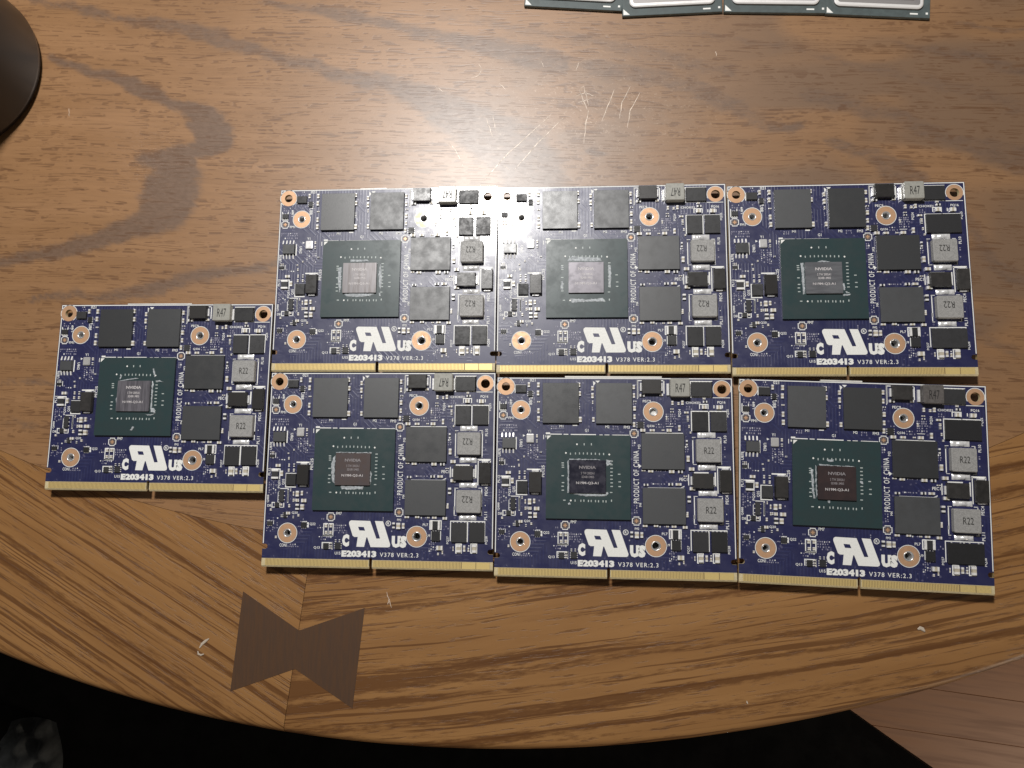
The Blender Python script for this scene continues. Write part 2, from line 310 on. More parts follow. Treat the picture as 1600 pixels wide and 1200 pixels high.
SILK=[(6.26,2.58,10.23,5.47,'tbrl'),(0.85,8.22,3.39,11.56,'rbl'),(1.02,11.41,3.41,11.8,'f'),(49.29,0.81,58.7,7.41,'tl'),(58.33,0.8,58.68,5.55,'f'),(67.48,1.02,75.19,6.9,'tlrb'),(74.85,1.25,75.19,6.89,'f'),(67.61,11.49,73.56,18.89,'tl'),(73.56,11.47,73.91,18.64,'f'),(73.56,11.46,79.84,18.63,'tr'),(70.49,9.08,73.7,11.14,'tlr'),(75.41,9.17,78.61,10.89,'lr'),(67.98,20.46,77.66,22.05,'lr'),(67.95,20.5,77.81,30.02,'lr'),(68.05,29.94,69.29,30.11,'f'),(76.66,29.86,77.89,30.03,'f'),(67.85,20.58,69.09,20.75,'f'),(76.5,20.52,77.73,20.69,'f'),(68.14,40.78,77.89,48.8,'lr'),(68.05,40.76,69.4,40.95,'f'),(76.48,40.66,77.83,40.85,'f'),(66.33,33.12,66.69,37.48,'l'),(75.28,32.67,75.77,37.5,'f'),(74.59,37.31,75.81,37.5,'f'),(68.36,32.59,73.28,33.01,'f'),(76.06,30.58,80.72,31.19,'f'),(76.14,30.58,80.79,40.11,'lr'),(64.5,20.06,64.8,31.8,'f'),(52.58,38.05,64.79,38.3,'f'),(64.68,38.59,64.85,48.92,'f'),(64.63,46.95,64.97,50.48,'f'),(68.01,46.84,77.9,50.36,'lr'),(68.05,50.2,68.95,50.38,'f'),(76.81,50.07,77.93,50.25,'f'),(66.83,52.11,79.14,59.43,'tlr'),(72.66,52.33,73.15,59.32,'f'),(59.56,52.07,63.85,55.36,'lrtb'),(60.22,55.47,63.71,59.08,'lr'),(68.86,59.81,71.1,63.29,'lrtb'),(74.11,59.72,76.45,63.19,'lrtb'),(10.9,32.15,15.74,32.61,'f'),(15.56,32.43,15.8,41.04,'f'),(7.16,36.21,10.99,41.27,'trl'),(7.13,40.97,11.11,41.35,'f'),(1.72,34.68,5.17,38.69,'tr'),(4.81,41.83,8.55,46.78,'r'),(8.15,41.73,8.62,46.69,'f'),(5.45,41.6,8.41,41.87,'f'),(4.67,42.98,4.86,46.44,'f'),(6.85,46.78,7.17,48.35,'f'),(5.34,48.22,7.05,48.44,'f'),(2.56,46.54,3.73,48.48,'tlb'),(4.77,46.43,5.71,46.66,'f'),(6.81,21.13,7.2,25.5,'f'),(1.63,25.08,1.79,25.39,'f'),(17.4,19.44,18.89,20.05,'f'),(16.52,20.29,16.76,21.83,'f'),(3.0,29.05,3.23,30.88,'f'),(3.54,52.94,3.75,54.27,'f'),(15.83,53.46,16.46,55.2,'f'),(14.28,53.07,15.77,53.28,'f'),(21.74,53.66,25.43,58.09,'lrtb'),(23.46,53.66,23.65,57.76,'f'),(21.72,57.65,25.29,58.2,'f'),(21.43,60.19,25.33,62.73,'tlr'),(24.99,60.16,25.4,62.69,'f'),(28.19,2.09,28.54,16.1,'f'),(46.96,2.07,47.37,16.6,'f'),(18.9,19.87,23.01,20.17,'f'),(23.63,19.9,25.27,20.19,'f'),(26.09,19.91,34.88,20.23,'f'),(36.1,20.03,37.22,20.31,'f'),(37.84,20.02,39.56,20.3,'f'),(40.58,20.03,46.26,20.3,'f'),(46.15,20.81,46.43,22.46,'f'),(49.2,0.74,49.44,7.43,'f'),(26.77,16.6,28.41,17.07,'f'),(51.85,19.19,64.84,19.42,'f'),(59.04,16.9,61.57,17.08,'f'),(75.24,6.76,81.08,6.99,'f')]
TRI=[[(33.84,1.16),(34.79,1.88),(34.01,3.0)],[(34.65,1.06),(36.3,1.06),(35.51,1.88)],[(49.52,30.0),(50.49,30.79),(49.57,31.58)],[(9.32,20.19),(10.21,20.6),(9.37,21.03)],[(17.28,20.52),(18.3,20.48),(17.39,21.29)],[(63.56,38.12),(65.02,37.33),(65.03,37.74)],[(28.07,16.1),(28.42,14.68),(28.59,16.2)]]
UL=[(31.72,52.53),(38.49,52.65),(40.89,58.68),(42.21,58.65),(40.16,52.62),(43.07,52.69),(45.89,60.67),(45.75,61.33),(45.13,61.63),(38.94,61.63),(37.63,58.29),(37.34,58.36),(36.62,61.61),(33.88,61.59),(34.25,58.24),(32.99,58.22),(32.4,57.83),(30.98,53.87),(30.95,53.21),(31.23,52.76)]
ULH=[(34.22,54.71),(36.29,54.78),(36.79,56.03),(34.73,55.98)]
BOLD=[('C',28.69,57.32,31.21,61.62),('US',46.38,57.59,51.64,61.71),('E203413',28.66,62.91,41.08,65.15)]
VER=(42.31,63.59,55.92,64.75)
CHINA=(47.74,25.47,49.66,43.49)
REG=(44.98,53.39)
LAB=[('021',11.58,0.38,13.57,1.48,0),('CON1',6.21,60.94,8.87,62.05,0),('Q22',16.77,53.54,18.89,54.56,0),('Q20',10.08,49.75,12.22,50.68,0),('PEC9',51.16,7.76,53.95,8.68,0),('CHOKE1',65.97,8.28,70.92,9.09,0),('PQ16',76.76,8.03,79.5,9.06,0),('FM1',4.2,13.96,6.1,14.89,0),('M1',22.17,16.83,23.5,17.64,0),('G1',31.04,18.09,32.27,19.1,0),('M2',38.14,16.85,39.56,17.75,0),('FM3',44.55,16.91,46.58,17.91,0),('Q336',52.47,16.48,55.12,17.39,0),('Y1',11.0,18.56,12.18,19.56,0),('PEC1',63.37,34.6,66.08,35.69,0),('PL7',57.19,53.22,59.11,54.1,0),('U9',58.53,56.94,59.88,57.81,0),('FM2',48.06,51.71,49.54,52.49,0),('Q13',18.58,61.69,20.77,62.68,0),('U15',26.24,63.43,28.3,64.41,0),('FM7',26.21,49.71,28.17,50.71,0),('D8',1.02,47.31,2.34,48.21,0),('PQ25',79.79,10.88,80.7,13.61,1),('PQ24',63.3,10.94,64.33,13.57,1),('PL10',78.6,19.97,79.58,22.54,1),('PEC4',78.77,40.34,79.79,43.34,1),('PQ28',79.19,57.25,80.08,59.97,1),('PQ27',65.66,57.48,66.56,60.1,1),('PL11',78.72,48.95,79.72,51.69,1),('PL12',0.65,34.48,1.51,37.13,1),('U862',8.23,21.96,9.25,24.72,-1),('U878',0.68,25.24,1.63,27.99,1),('Q888',0.77,44.01,1.58,46.71,1),('PEC25',16.0,30.91,17.02,35.0,1),('PQ21',4.5,38.75,5.44,41.62,1),('Q35',5.94,38.36,7.04,40.4,1),('M3',49.33,23.37,50.23,24.84,1),('M4',49.61,43.36,50.45,44.68,1),('U88',11.33,7.25,12.52,9.74,-1),('U89',4.54,7.9,5.42,10.39,1)]
CLUS=[(0.99,16.82,7.47,19.14,0.8),(11.13,23.78,12.62,28.66,0.9),(13.17,23.76,14.74,28.95,0.9),(1.09,30.56,8.32,31.62,0.5),(1.22,39.39,4.03,43.91,0.6),(1.42,6.96,6.03,10.39,0.35),(6.28,0.7,9.78,2.11,0.6),(12.28,4.6,13.55,9.43,0.7),(1.12,51.93,5.18,56.84,0.5),(9.2,60.97,13.44,62.29,0.9),(12.64,52.16,16.46,56.44,0.3),(25.76,54.14,29.78,57.02,0.8),(19.62,54.26,21.58,55.59,0.8),(20.27,58.21,25.79,59.75,0.7),(20.99,51.9,22.49,52.46,0.8),(58.98,12.56,62.89,16.44,0.8),(55.58,16.12,58.35,17.61,0.9),(48.82,14.55,51.6,15.35,0.7),(66.13,9.9,68.08,10.93,0.8),(69.66,8.39,71.03,9.08,0.8),(19.21,17.15,21.37,18.46,0.9),(40.7,17.03,43.14,18.43,0.9),(28.92,7.79,29.64,11.04,0.9),(55.39,32.12,58.85,32.97,0.9),(54.27,36.62,58.85,37.35,0.9),(65.47,23.74,66.46,26.31,0.9),(47.37,21.9,48.74,23.99,0.9),(47.85,44.1,48.96,46.75,0.9),(78.67,23.15,79.53,27.54,0.3),(78.89,43.94,79.62,48.71,0.35),(59.53,59.32,62.23,62.81,0.8),(65.24,53.1,66.59,57.92,0.4),(71.66,60.42,73.89,62.59,0.3),(14.4,42.85,16.11,43.45,0.9),(13.48,42.42,13.95,44.22,0.4),(56.44,51.03,58.37,51.58,0.8),(47.82,8.69,48.87,9.62,0.8),(47.74,8.95,49.16,9.76,0.8),(42.92,51.24,43.72,52.57,0.8),(46.04,55.83,46.61,56.71,0.9),(7.86,6.95,9.29,7.57,0.7),(33.51,10.42,34.12,12.03,0.8)]
DMARK=[(24.45,26.58),(26.03,26.86),(27.77,26.72),(29.16,26.71),(30.52,26.7),(31.86,26.69),(33.25,26.76),(34.64,26.75),(36.03,26.83),(37.47,26.82),(39.42,26.97),(23.38,30.05),(23.41,30.8),(23.45,31.53),(23.4,34.46),(23.51,36.83),(23.39,38.08),(23.46,39.42),(40.19,29.25),(40.15,30.47),(40.19,31.7),(40.15,32.97),(40.16,34.19),(40.16,35.45),(40.2,36.68),(40.2,37.9),(40.03,39.95),(42.77,33.7),(42.94,36.31),(42.91,37.91),(23.99,42.83),(26.21,42.89),(27.68,42.9),(29.67,42.93),(30.7,42.86),(32.26,42.95),(33.21,42.97),(34.67,42.98),(35.71,43.02),(37.26,43.0),(38.26,43.04),(40.13,42.74),(28.27,23.54),(30.77,23.53),(33.27,23.51)]
BANDS=[(0.8,[(-218.4,196.3,0.9),(-200.1,192.5,1.8),(-188.9,188.6,2.1),(-177.9,186.6,1.4),(-164.2,182.9,2.3),(-150.7,180.3,2.3),(-139.9,177.0,3.0),(-134.4,173.2,2.3),(-121.2,170.7,2.5),(-113.2,166.8,1.8),(-100.1,162.9,2.1),(-89.7,158.4,2.5),(-79.4,155.3,3.0),(-69.2,153.6,2.8),(-59.1,149.2,3.7),(-49.0,144.8,5.1),(-39.0,139.2,6.4),(-26.7,129.7,7.8),(-17.0,124.3,9.2),(-12.2,115.2,9.2)]),(1,[(-206.4,170.4,1.4),(-198.0,166.7,1.6),(-186.9,163.5,1.6),(-178.7,160.9,1.8),(-171.8,157.9,2.8),(-166.2,154.1,2.5),(-156.7,150.5,1.8),(-148.6,146.1,2.8),(-141.8,141.9,4.6),(-136.3,136.3,5.5),(-133.5,131.7,3.7),(-139.8,129.3,3.7),(-147.4,126.9,3.7),(-156.4,125.1,3.2),(-164.2,124.9,1.8),(-168.6,124.5,0.9)]),(1,[(-144.8,127.4,4.1),(-151.0,121.8,6.9),(-151.8,114.5,8.7),(-153.4,106.8,7.8),(-158.7,101.7,6.0),(-167.5,97.3,3.7),(-176.3,94.5,3.2),(-186.5,91.6,3.2),(-196.8,89.3,2.3),(-207.0,86.9,2.1),(-220.1,85.7,1.8),(-235.9,84.2,1.8)]),(0.9,[(-107.0,82.1,1.1),(-113.2,81.3,1.4),(-121.9,80.0,1.1),(-130.6,78.6,1.6),(-139.4,77.8,2.1),(-145.6,75.9,2.5),(-153.0,73.6,2.3),(-161.8,71.7,2.1),(-174.6,71.5,1.4),(-190.0,71.3,1.1),(-208.1,69.6,0.9)]),(0.8,[(-120.7,189.9,0.9),(-102.3,187.0,1.4),(-89.2,184.4,1.8),(-76.3,180.8,1.8),(-66.7,177.0,1.8),(-60.3,175.6,1.8),(-51.9,173.9,1.8),(-44.3,171.4,2.3),(-35.1,168.8,2.8),(-25.6,167.0,3.2),(-14.5,163.3,3.7),(-2.2,159.9,3.2)]),(0.6,[(-54.1,181.8,0.9),(-38.1,179.2,1.8),(-19.4,174.7,1.8),(-0.9,171.2,1.8),(17.4,165.6,2.3),(32.3,161.7,2.8),(48.4,156.3,2.3),(64.8,152.5,2.1)]),(0.7,[(5.1,158.3,1.8),(18.4,154.6,3.2),(35.1,151.8,3.2),(46.9,148.7,3.4),(58.5,140.5,3.2),(67.0,136.4,2.8),(74.4,131.9,2.8),(82.4,130.1,2.1)]),(0.55,[(38.5,169.8,0.9),(59.4,167.0,1.4),(77.0,162.8,1.1),(85.5,160.3,1.6),(94.3,157.6,1.8),(105.7,154.6,1.8),(119.6,150.2,2.1),(130.7,146.4,2.3),(144.6,142.1,2.8),(160.8,136.0,3.2),(176.9,130.9,3.2)]),(0.7,[(90.5,142.6,1.8),(101.8,138.8,3.4),(113.0,135.4,3.2),(124.0,131.7,2.8),(132.2,126.5,3.2),(140.1,121.3,3.4),(153.8,117.9,5.1),(168.8,114.2,5.5)]),(0.8,[(123.3,161.2,0.7),(128.9,159.1,1.4),(140.1,156.8,2.1),(151.2,154.8,2.1),(162.0,150.1,2.1),(176.1,145.7,2.1)]),(0.8,[(98.2,124.0,1.8),(106.3,119.5,2.8),(117.4,116.0,4.1),(122.6,110.9,4.6),(128.3,103.5,4.6)]),(1.2,[(76.7,130.3,0.9),(81.3,130.1,1.6),(87.5,130.1,0.9)]),(1.3,[(11.9,122.3,1.4),(13.8,121.7,1.4)]),(0.8,[(146.5,167.2,0.9),(155.5,166.2,1.1),(173.3,163.9,0.9)]),(0.7,[(141.0,95.9,2.3),(146.6,84.0,3.7),(152.3,74.5,2.8),(164.6,67.3,2.3)]),(0.6,[(141.9,51.7,1.4),(150.1,47.1,1.8),(162.3,42.4,1.4)]),(0.7,[(-215.4,37.2,0.7),(-205.1,37.6,1.1),(-193.5,36.0,0.9)]),(0.5,[(-214.1,23.7,0.9),(-198.5,21.4,0.9),(-190.8,19.9,0.7)])]
SCR=[[(-31.24,111.56),(-20.84,123.14),(-4.3,138.41)],[(-18.42,116.71),(-9.21,127.32),(0.04,136.7)],[(-43.85,128.55),(-40.86,125.11),(-37.86,118.62)],[(-22.78,118.63),(-20.11,116.52)],[(-32.26,159.92),(-31.01,157.75),(-32.23,155.17),(-35.2,154.24)],[(14.44,134.62),(16.95,140.92),(19.46,147.26)],[(21.16,135.64),(22.24,142.0),(25.48,148.3)],[(23.94,131.72),(25.28,138.8),(29.01,145.57)],[(6.2,147.8),(7.83,143.09),(9.23,139.43)],[(4.96,145.27),(8.6,146.41),(11.72,144.99)],[(5.66,142.66),(10.26,143.76)],[(7.91,149.03),(9.74,141.21)],[(7.61,125.96),(8.69,134.84),(9.71,139.41)],[(57.56,161.11),(57.96,159.02)],[(-196.69,144.76),(-196.96,148.03)],[(-29.18,137.56),(-26.7,129.74)],[(-26.73,138.24),(-25.49,132.26)],[(-24.31,151.68),(-21.84,148.96)],[(-49.1,151.41),(-46.08,149.18)],[(-8.32,160.17),(-7.1,157.49)],[(5.08,155.65),(6.34,159.0)],[(-63.81,-38.41),(-61.86,-43.87)],[(-62.84,-40.6),(-63.25,-42.79)]]
# ------------------------------------------------------------------ mesh helpers
class MB:
    def __init__(s, mats):
        s.v = []; s.f = []; s.mi = []; s.mats = mats
    def add(s, vs, fs, m=0):
        o = len(s.v); s.v += [tuple(v) for v in vs]
        s.f += [tuple(i + o for i in f) for f in fs]; s.mi += [m] * len(fs)
    def quad(s, x0, y0, x1, y1, z, m=0):
        s.add([(x0, y0, z), (x1, y0, z), (x1, y1, z), (x0, y1, z)], [(0, 1, 2, 3)], m)
    def box(s, x0, y0, x1, y1, z0, z1, m=0, c=0.0):
        if c:
            s.rr(x0, y0, x1, y1, 0, [(0, z0), (0, z1 - c), (c, z1)], 1, m); return
        v = [(x0, y0, z0), (x1, y0, z0), (x1, y1, z0), (x0, y1, z0), (x0, y0, z1), (x1, y0, z1), (x1, y1, z1), (x0, y1, z1)]
        s.add(v, [(3, 2, 1, 0), (4, 5, 6, 7), (0, 1, 5, 4), (1, 2, 6, 5), (2, 3, 7, 6), (3, 0, 4, 7)], m)
    def rr(s, x0, y0, x1, y1, r, prof, seg=3, m=0, mtop=None):
        # rounded rectangle lofted through (inset, z) steps, capped top and bottom
        loops = []
        for ins, z in prof:
            X0, Y0, X1, Y1 = x0 + ins, y0 + ins, x1 - ins, y1 - ins
            rr = max(r - ins, r * 0.25) if r else 0
            if not rr:
                loops.append([(X0, Y0, z), (X1, Y0, z), (X1, Y1, z), (X0, Y1, z)]); continue
            L = []
            for (cx, cy, a0) in ((X1 - rr, Y0 + rr, -90), (X1 - rr, Y1 - rr, 0), (X0 + rr, Y1 - rr, 90), (X0 + rr, Y0 + rr, 180)):
                for k in range(seg + 1):
                    a = math.radians(a0 + 90 * k / seg)
                    L.append((cx + rr * math.cos(a), cy + rr * math.sin(a), z))
            loops.append(L)
        n = len(loops[0]); vs = [p for L in loops for p in L]; fs = []
        for i in range(len(loops) - 1):
            for k in range(n):
                fs.append((i * n + k, i * n + (k + 1) % n, (i + 1) * n + (k + 1) % n, (i + 1) * n + k))
        fs.append(tuple(reversed(range(n))))
        s.add(vs, fs, m)
        o = (len(loops) - 1) * n
        s.add(loops[-1], [tuple(range(n))], m if mtop is None else mtop)
    def ring(s, cx, cy, r0, r1, z, seg=40, m=0, z0=None, a0=0, a1=360):
        vs = []; fs = []
        full = abs(a1 - a0) >= 360
        k = seg if full else seg + 1
        for i in range(k):
            a = math.radians(a0 + (a1 - a0) * i / seg); c, q = math.cos(a), math.sin(a)
            vs += [(cx + r0 * c, cy + r0 * q, z), (cx + r1 * c, cy + r1 * q, z)]
            if z0 is not None: vs += [(cx + r0 * c, cy + r0 * q, z0), (cx + r1 * c, cy + r1 * q, z0)]
        st = 2 if z0 is None else 4
        for i in range(seg):
            j = (i + 1) % k; a, b = i * st, j * st
            fs.append((a, a + 1, b + 1, b))
            if z0 is not None:
                fs += [(a + 1, a + 3, b + 3, b + 1), (a + 2, a, b, b + 2)]
        s.add(vs, fs, m)
    def disc(s, cx, cy, r, z, seg=32, m=0):
        s.add([(cx + r * math.cos(2 * math.pi * i / seg), cy + r * math.sin(2 * math.pi * i / seg), z) for i in range(seg)], [tuple(range(seg))], m)
    def lathe(s, cx, cy, prof, seg=48, m=0):
        vs = []; fs = []; n = len(prof)
        for i in range(seg):
            a = 2 * math.pi * i / seg
            vs += [(cx + r * math.cos(a), cy + r * math.sin(a), z) for r, z in prof]
        for i in range(seg):
            j = (i + 1) % seg
            for k in range(n - 1):
                fs.append((i * n + k, j * n + k, j * n + k + 1, i * n + k + 1))
        s.add(vs, fs, m)
    def tri_prism(s, pts, z0, z1, m=0):
        n = len(pts)
        vs = [(x, y, z0) for x, y in pts] + [(x, y, z1) for x, y in pts]
        fs = [tuple(range(n, 2 * n)), tuple(reversed(range(n)))] + [(i, (i + 1) % n, n + (i + 1) % n, n + i) for i in range(n)]
        s.add(vs, fs, m)
    def mesh(s, name):
        me = bpy.data.meshes.new(name)
        me.from_pydata(s.v, [], s.f)
        for k in s.mats: me.materials.append(M[k] if isinstance(k, str) else k)
        me.polygons.foreach_set('material_index', s.mi)
        me.update()
        return me
    def obj(s, name, parent=None, scale=True, smooth=False):
        me = s.mesh(name)
        if smooth: me.polygons.foreach_set('use_smooth', [True] * len(me.polygons))
        return link(name, me, parent)
def link(name, data, parent=None):
    o = bpy.data.objects.new(name, data)
    COL.objects.link(o)
    if parent is not None: o.parent = parent
    return o
def thing(o, label, cat, group=None):
    o['label'] = label; o['category'] = cat
    if group: o['group'] = group
    return o

def curve_mesh(splines, extrude=0.0):
    cu = bpy.data.curves.new('outline', 'CURVE'); cu.dimensions = '2D'; cu.fill_mode = 'BOTH'; cu.extrude = extrude
    for pts in splines:
        sp = cu.splines.new('POLY'); sp.points.add(len(pts) - 1)
        for p, (x, y) in zip(sp.points, pts): p.co = (x, y, 0, 1)
        sp.use_cyclic_u = True
    o = bpy.data.objects.new('outline', cu)
    me = bpy.data.meshes.new_from_object(o)
    vs = [tuple(v.co) for v in me.vertices]; fs = [tuple(p.vertices) for p in me.polygons]
    bpy.data.objects.remove(o); bpy.data.curves.remove(cu); bpy.data.meshes.remove(me)
    return vs, fs
_tc = {}
def text_geo(t, bold=0.0):
    if (t, bold) in _tc: return _tc[(t, bold)]
    wide = 1.22 if t.startswith(('V378', 'PRODUCT')) else 1.0
    cu = bpy.data.curves.new('lettering', 'FONT'); cu.body = t; cu.size = 1; cu.resolution_u = 2; cu.offset = bold; cu.space_character = wide
    o = bpy.data.objects.new('lettering', cu)
    me = bpy.data.meshes.new_from_object(o)
    vs = np.array([v.co[:] for v in me.vertices]); fs = [tuple(p.vertices) for p in me.polygons]
    bpy.data.objects.remove(o); bpy.data.curves.remove(cu); bpy.data.meshes.remove(me)
    mn = vs.min(0); mx = vs.max(0)
    vs = (vs - mn) / np.maximum(mx - mn, 1e-9)
    _tc[(t, bold)] = (vs, fs)
    return _tc[(t, bold)]
def put_text(mb, t, x0, y0, x1, y1, z, rot=0, m=0, bold=0.0):
    # fills the box x0..x1, y0..y1 (y up); rot 0 upright, 1 reads upwards, -1 downwards, 2 upside down
    vs, fs = text_geo(t, bold)
    out = []
    for a, b, _ in vs:
        if rot == 1: a, b = 1 - b, a
        elif rot == -1: a, b = b, 1 - a
        elif rot == 2: a, b = 1 - a, 1 - b
        out.append((x0 + a * (x1 - x0), y0 + b * (y1 - y0), z))
    mb.add(out, fs, m)

# ------------------------------------------------------------------ the round table
CX, CY, RO, RI = -34.0275 * MM, 445.348 * MM, 536.15 * MM, 468.8 * MM
table = link('round_table', None); table.location = (CX, CY, 0)
thing(table, 'round oak table with a dark bow tie inlay, under the cards', 'table')
def grid_mesh(name, rs, ths, closed):
    nr, nt = len(rs), len(ths)
    R, T = np.meshgrid(rs, ths, indexing='ij')
    P = np.stack([R * np.cos(T), R * np.sin(T), np.zeros_like(R)], -1).reshape(-1, 3)
    idx = np.arange(nr * nt).reshape(nr, nt)
    nx = np.roll(idx, -1, 1) if closed else idx[:, 1:]
    a = idx if closed else idx[:, :-1]
    F = np.stack([a[:-1], a[1:], nx[1:], nx[:-1]], -1).reshape(-1, 4)
    return P, F
def mesh_np(name, P, F, mats):
    me = bpy.data.meshes.new(name)
    me.vertices.add(len(P)); me.vertices.foreach_set('co', P.astype(np.float32).ravel())
    me.loops.add(F.size); me.loops.foreach_set('vertex_index', F.astype(np.int32).ravel())
    me.polygons.add(len(F))
    me.polygons.foreach_set('loop_start', np.arange(0, F.size, F.shape[1], dtype=np.int32))
    me.update(calc_edges=True); me.validate()
    for k in mats: me.materials.append(M[k])
    return me
def attr(me, name, typ, arr):
    a = me.attributes.new(name, typ, 'POINT')
    a.data.foreach_set('vector' if typ == 'FLOAT_VECTOR' else 'value', np.asarray(arr, np.float32).ravel())
# centre panel: polar sheet, fine where the cathedral figure of the oak has to be drawn
fine = np.radians(np.arange(-152, -36, 0.30)); coarse = np.radians(np.arange(-36, 208, 6.0))
rs = np.concatenate([[0.001, 0.05, 0.1, 0.15, 0.2], np.arange(0.215, RI - 0.0008, 0.0016), [RI - 0.00006]])
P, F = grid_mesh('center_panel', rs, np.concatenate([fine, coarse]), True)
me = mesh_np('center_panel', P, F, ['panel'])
W = (P[:, :2] + [CX, CY]) / MM
rng = np.random.default_rng(4)
def vnoise(p, s, seed):
    q = p / s; i = np.floor(q).astype(int); f = q - i; f = f * f * (3 - 2 * f)
    def h(a, b): return ((np.sin(a * 127.1 + b * 311.7 + seed * 74.7) * 43758.5453) % 1.0)
    a, b = i[:, 0], i[:, 1]
    return (h(a, b) * (1 - f[:, 0]) + h(a + 1, b) * f[:, 0]) * (1 - f[:, 1]) + (h(a, b + 1) * (1 - f[:, 0]) + h(a + 1, b + 1) * f[:, 0]) * f[:, 1]
Wj = W + np.stack([(vnoise(W * [1, 2.2], 11, 1) - .5) * 3.6 + (vnoise(W * [1, 3], 5, 5) - .5) * 3.4, (vnoise(W, 9, 2) - .5) * 2.0 + (vnoise(W * [.6, 1], 2.5, 6) - .5) * 1.6], -1)
band = np.zeros(len(W))
for s_, pl in BANDS:
    pl = np.array(pl)
    d = np.full(len(W), -9.0)
    for A, B in zip(pl[:-1], pl[1:]):
        ab = B[:2] - A[:2]; L2 = ab @ ab + 1e-9
        t = np.clip(((Wj - A[:2]) @ ab) / L2, 0, 1)
        dist = np.hypot(*(Wj - A[:2] - t[:, None] * ab).T)
        w = (A[2] + t * (B[2] - A[2])) * (1.28 if pl[:, 0].mean() < 0 else 1.1)
        d = np.maximum(d, (1.0 - dist / np.maximum(w, 0.3)) * np.clip(w / 3.0, 0.6, 2.0) * .8)
    band = np.maximum(band, np.clip(d + 0.38, 0, 0.75) * (s_ if pl[:, 0].mean() < 0 else s_ * 0.82))
ang = math.radians(-3.0)
al = W[:, 0] * math.cos(ang) + W[:, 1] * math.sin(ang)
ac = -W[:, 0] * math.sin(ang) + W[:, 1] * math.cos(ang) + 5.0 * (vnoise(W, 90, 9) - .5) + 1.2 * (vnoise(W, 24, 3) - .5)
attr(me, 'grain', 'FLOAT_VECTOR', np.stack([al * MM, ac * MM, np.zeros(len(W))], -1))
attr(me, 'band', 'FLOAT', band)
wx = (W[:, 0] - 5) / 52.; wy = (W[:, 1] - 138) / 34.
attr(me, 'worn', 'FLOAT', np.clip(1.25 - np.hypot(wx, wy), 0, 1))
tx = np.clip((W[:, 0] + 15) / 150., 0, 1); tx = tx * tx * (3 - 2 * tx) * (0.15 + 0.85 * np.clip((W[:, 1] - 15) / 55., 0, 1))  # darker to the right: wood tone and light falloff both put into the colour
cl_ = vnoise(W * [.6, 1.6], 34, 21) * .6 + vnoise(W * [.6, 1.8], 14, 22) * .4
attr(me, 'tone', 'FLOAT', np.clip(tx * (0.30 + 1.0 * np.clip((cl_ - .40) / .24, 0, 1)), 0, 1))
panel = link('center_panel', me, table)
# rim boards (eight), each with its own grain direction and rounded edge
JOINT = math.radians(-97.0)
prof = [(RI + 0.00006, 0.0)] + [(RI + (RO - 0.0028 - RI) * k / 14, 0.0) for k in range(1, 15)]
for k in range(1, 8):
    a = math.radians(90 * k / 7); prof.append((RO - 0.0028 + 0.0036 * math.sin(a), -0.007 * (1 - math.cos(a))))
prof += [(RO - 0.0005, -0.016), (RO - 0.006, -0.024), (RI, -0.026)]
for b_i in range(8):
    a0 = JOINT + b_i * math.pi / 4; a1 = a0 + math.pi / 4
    g = 0.00007 / 0.5
    ths = np.linspace(a0 + g, a1 - g, 61)
    nr = len(prof); vs = []; gr = []
    mid = (a0 + a1) / 2
    dirn = mid + math.pi / 2
    if b_i == 0: dirn = math.radians(9.4)
    if b_i == 7: dirn = math.radians(-30.0)
    for r, z in prof:
        for t in ths:
            x, y = r * math.cos(t), r * math.sin(t); vs.append((x, y, z))
            gx, gy = x * math.cos(dirn) + y * math.sin(dirn), -x * math.sin(dirn) + y * math.cos(dirn)
            if b_i == 0: gy -= 0.25 * gx * gx
            if b_i == 7: gy *= 1.55
            gr.append((gx + b_i * 3.1, gy + b_i * 1.7, z))
    idx = np.arange(nr * 61).reshape(nr, 61)
    Fq = np.stack([idx[:-1, :-1], idx[1:, :-1], idx[1:, 1:], idx[:-1, 1:]], -1).reshape(-1, 4)
    me = mesh_np('rim_board', np.array(vs), Fq, ['rim'])
    attr(me, 'grain', 'FLOAT_VECTOR', gr)
    me.polygons.foreach_set('use_smooth', [True] * len(me.polygons))
    link('rim_board', me, table)
kb = MB(['key'])
KEY = [(-115.95, -38.74), (-94.9, -52.0), (-71.5, -43.99), (-74.9, -77.8), (-95.9, -65.0), (-118.9, -73.0)]
KEY = [(x * MM - CX, y * MM - CY) for x, y in KEY]
kb.tri_prism(KEY, -0.003, 0.00012)
kb.obj('butterfly_key', table)
cb = MB(['core'])
cb.lathe(0, 0, [(0.0, -0.0006), (RO - 0.02, -0.0006), (RO - 0.02, -0.02), (0.12, -0.03), (0.0, -0.03)], 64)
cb.obj('table_core', table)
pb = MB(['core'])
pb.lathe(0, 0, [(0.0, -0.03), (0.11, -0.03), (0.06, -0.12), (0.055, -0.5), (0.12, -0.62), (0.30, -0.70), (0.30, -0.7195), (0.0, -0.7195)], 48)
pb.obj('pedestal', table, smooth=True)
sb = MB(['scratch'])
